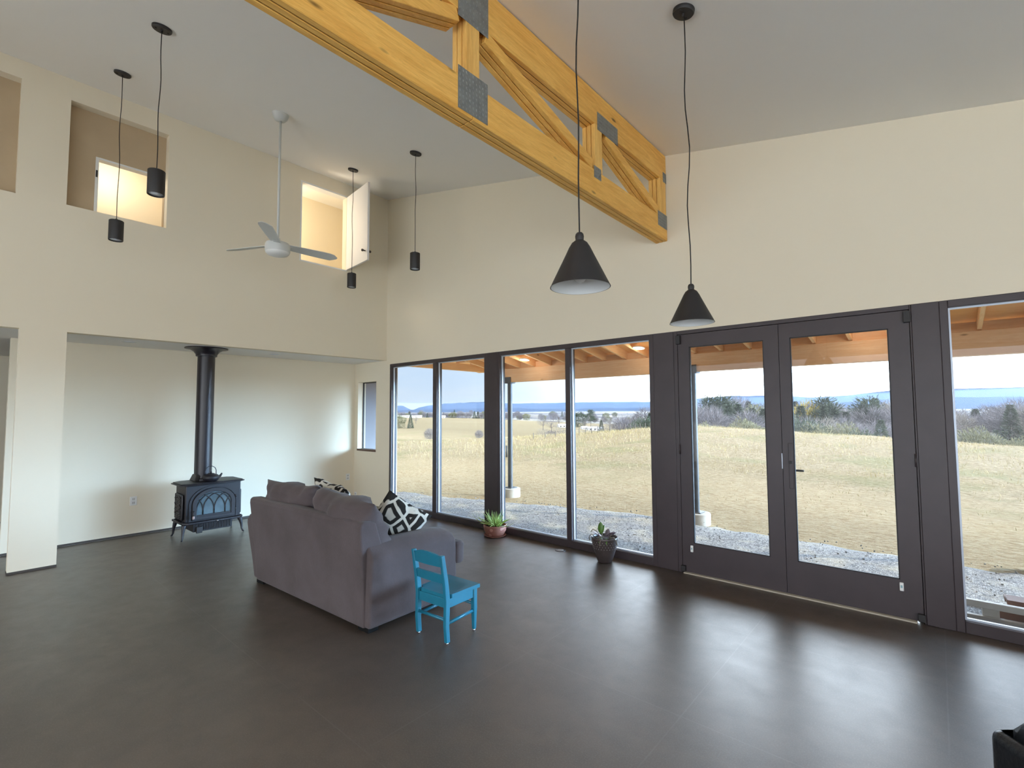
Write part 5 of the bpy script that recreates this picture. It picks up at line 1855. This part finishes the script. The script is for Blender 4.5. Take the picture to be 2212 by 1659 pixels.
# end beam and its lookouts on the left
MB().box((-.64 - PO.x, .18 - PO.y, 2.505 - PO.z), (-.56 - PO.x, 3.2 - PO.y, 2.66 - PO.z)).build('end_beam', M_porchy, porch, bevel=.005)
for i in range(7):
    y = .5 + .42 * i
    MB().box((-.60 - PO.x, y - .02 - PO.y, 2.662 - PO.z), (-.17 - PO.x, y + .02 - PO.y, rz(y) + .138 - PO.z)).build('lookout', M_porchx, porch)
for x, y, lab in ((1.22, 2.26, 'round white downlight under the porch roof seen in the second window'), (3.60, 2.22, 'round white downlight under the porch roof beside the dark post'), (6.5, 2.22, 'round white downlight under the porch roof over the right door'), (9.2, 2.22, 'round white downlight under the far right porch bays')):
    o = tag(empty('porch_light', (x, y, rz(y) - .001)), lab, 'downlight')
    mb = MB().lathe([(0, -.012), (.07, -.012), (.095, -.008), (.10, 0), (0, 0)], seg=32)
    mb.xform(Matrix.Rotation(-math.atan(RS), 4, 'X'))
    mb.build('disc', M_white, o)
    mb = MB().lathe([(0, -.0135), (.066, -.0128), (.066, -.011), (0, -.011)], seg=28)
    mb.xform(Matrix.Rotation(-math.atan(RS), 4, 'X'))
    mb.build('lens', M_glow, o)
    pl_ = bpy.data.lights.new('porch_lamp', 'POINT')
    pl_.energy = 7.0
    pl_.color = (1.0, .90, .76)
    pl_.shadow_soft_size = .06
    lo = bpy.data.objects.new('porch_lamp', pl_)
    lo.location = (x, y, rz(y) - .09)
    COL.objects.link(lo)
for x, lab, flab in ((.37, 'grey steel porch post on a round concrete footing in the second window', 'pale round concrete footing seen in the second window'), (4.232, 'grey steel porch post at the left edge of the left door view', 'pale round concrete footing seen in the left glazed door'), (8.0, 'grey steel porch post at the far right under the porch beam', 'pale round concrete footing at the far right of the porch'), (11.9, 'grey steel porch post at the right end of the porch', 'pale round concrete footing at the right end of the porch')):
    po = tag(empty('porch_post', (x, 2.80, .04)), lab, 'post')
    MB().tube([(0, 0, .004), (0, 0, 2.185)], .050, 20).build('tube', M_post, po, sharp=50)
    mb = MB()
    mb.box((-.085, -.085, 2.170), (.085, .085, 2.190))
    mb.box((-.085, -.085, 2.190), (.085, -.067, 2.300))
    mb.box((-.085, .067, 2.190), (.085, .085, 2.300))
    mb.build('beam_bracket', M_post, po, bevel=.003)
    MB().box((-.10, -.10, 0), (.10, .10, .012)).build('base_plate', M_post, po, bevel=.003)
    ft = tag(MB().lathe([(0, -.30), (.205, -.30), (.205, .028), (.195, .038), (0, .040)], seg=40).build('concrete_footing', M_conc, loc=(x, 2.80, 0), sharp=40), flab, 'footing')

# low pale timber frame with brown boards outside the far right window
tf = tag(empty('timber_pallet', (7.7, .62, -.08)), 'low pale timber frame with brown boards lying outside the far right window', 'pallet')
for i, (y, z0, z1) in enumerate(((-.02, .115, .165), (-.02, .0, .05))):
    MB().box((-.75, y - .02, z0), (.70, y + .02, z1)).build('rail', M_pale, tf, bevel=.004)
MB().box((-.75, .38, .0), (.70, .42, .05)).build('rail', M_pale, tf, bevel=.004)
for x in (-.32, .28):
    MB().box((x - .05, -.01, .05), (x + .05, .03, .115)).build('block', M_pale, tf, bevel=.003)
MB().box((-.22, .24, .12), (.68, .36, .15)).build('board', M_brown, tf, bevel=.004)
MB().box((-.22, .06, .150), (.68, .20, .185)).build('board', M_brown, tf, bevel=.004)
MB().box((-.27, .10, .02), (.68, .12, .112)).build('board', M_brown, tf, bevel=.004)
# small utility riser in the grass
ur = tag(empty('utility_riser', (-6.13, 10.05, gz(-6.13, 10.05))), 'short white utility pipe with a grey stake standing in the grass beyond the porch post', 'pipe')
MB().tube([(.10, .08, -.1), (.10, .08, .50)], .055, 14).build('pipe', M_white, ur)
MB().tube([(-.05, -.02, -.1), (-.05, -.02, .44)], .035, 10).build('stake', M_post, ur)

# ------------------------------------------------------------------ lamps burning in the loft rooms behind the wall openings
for nm, x, y, z, e in (('loft_lamp_a', -.62, -1.9, 4.7, 38.0), ('loft_lamp_b', -.66, -3.7, 4.7, 16.0)):
    ld_ = bpy.data.lights.new(nm, 'POINT')
    ld_.energy = e
    ld_.color = (1.0, .90, .74)
    ld_.shadow_soft_size = .12
    lo = bpy.data.objects.new(nm, ld_)
    lo.location = (x, y, z)
    COL.objects.link(lo)
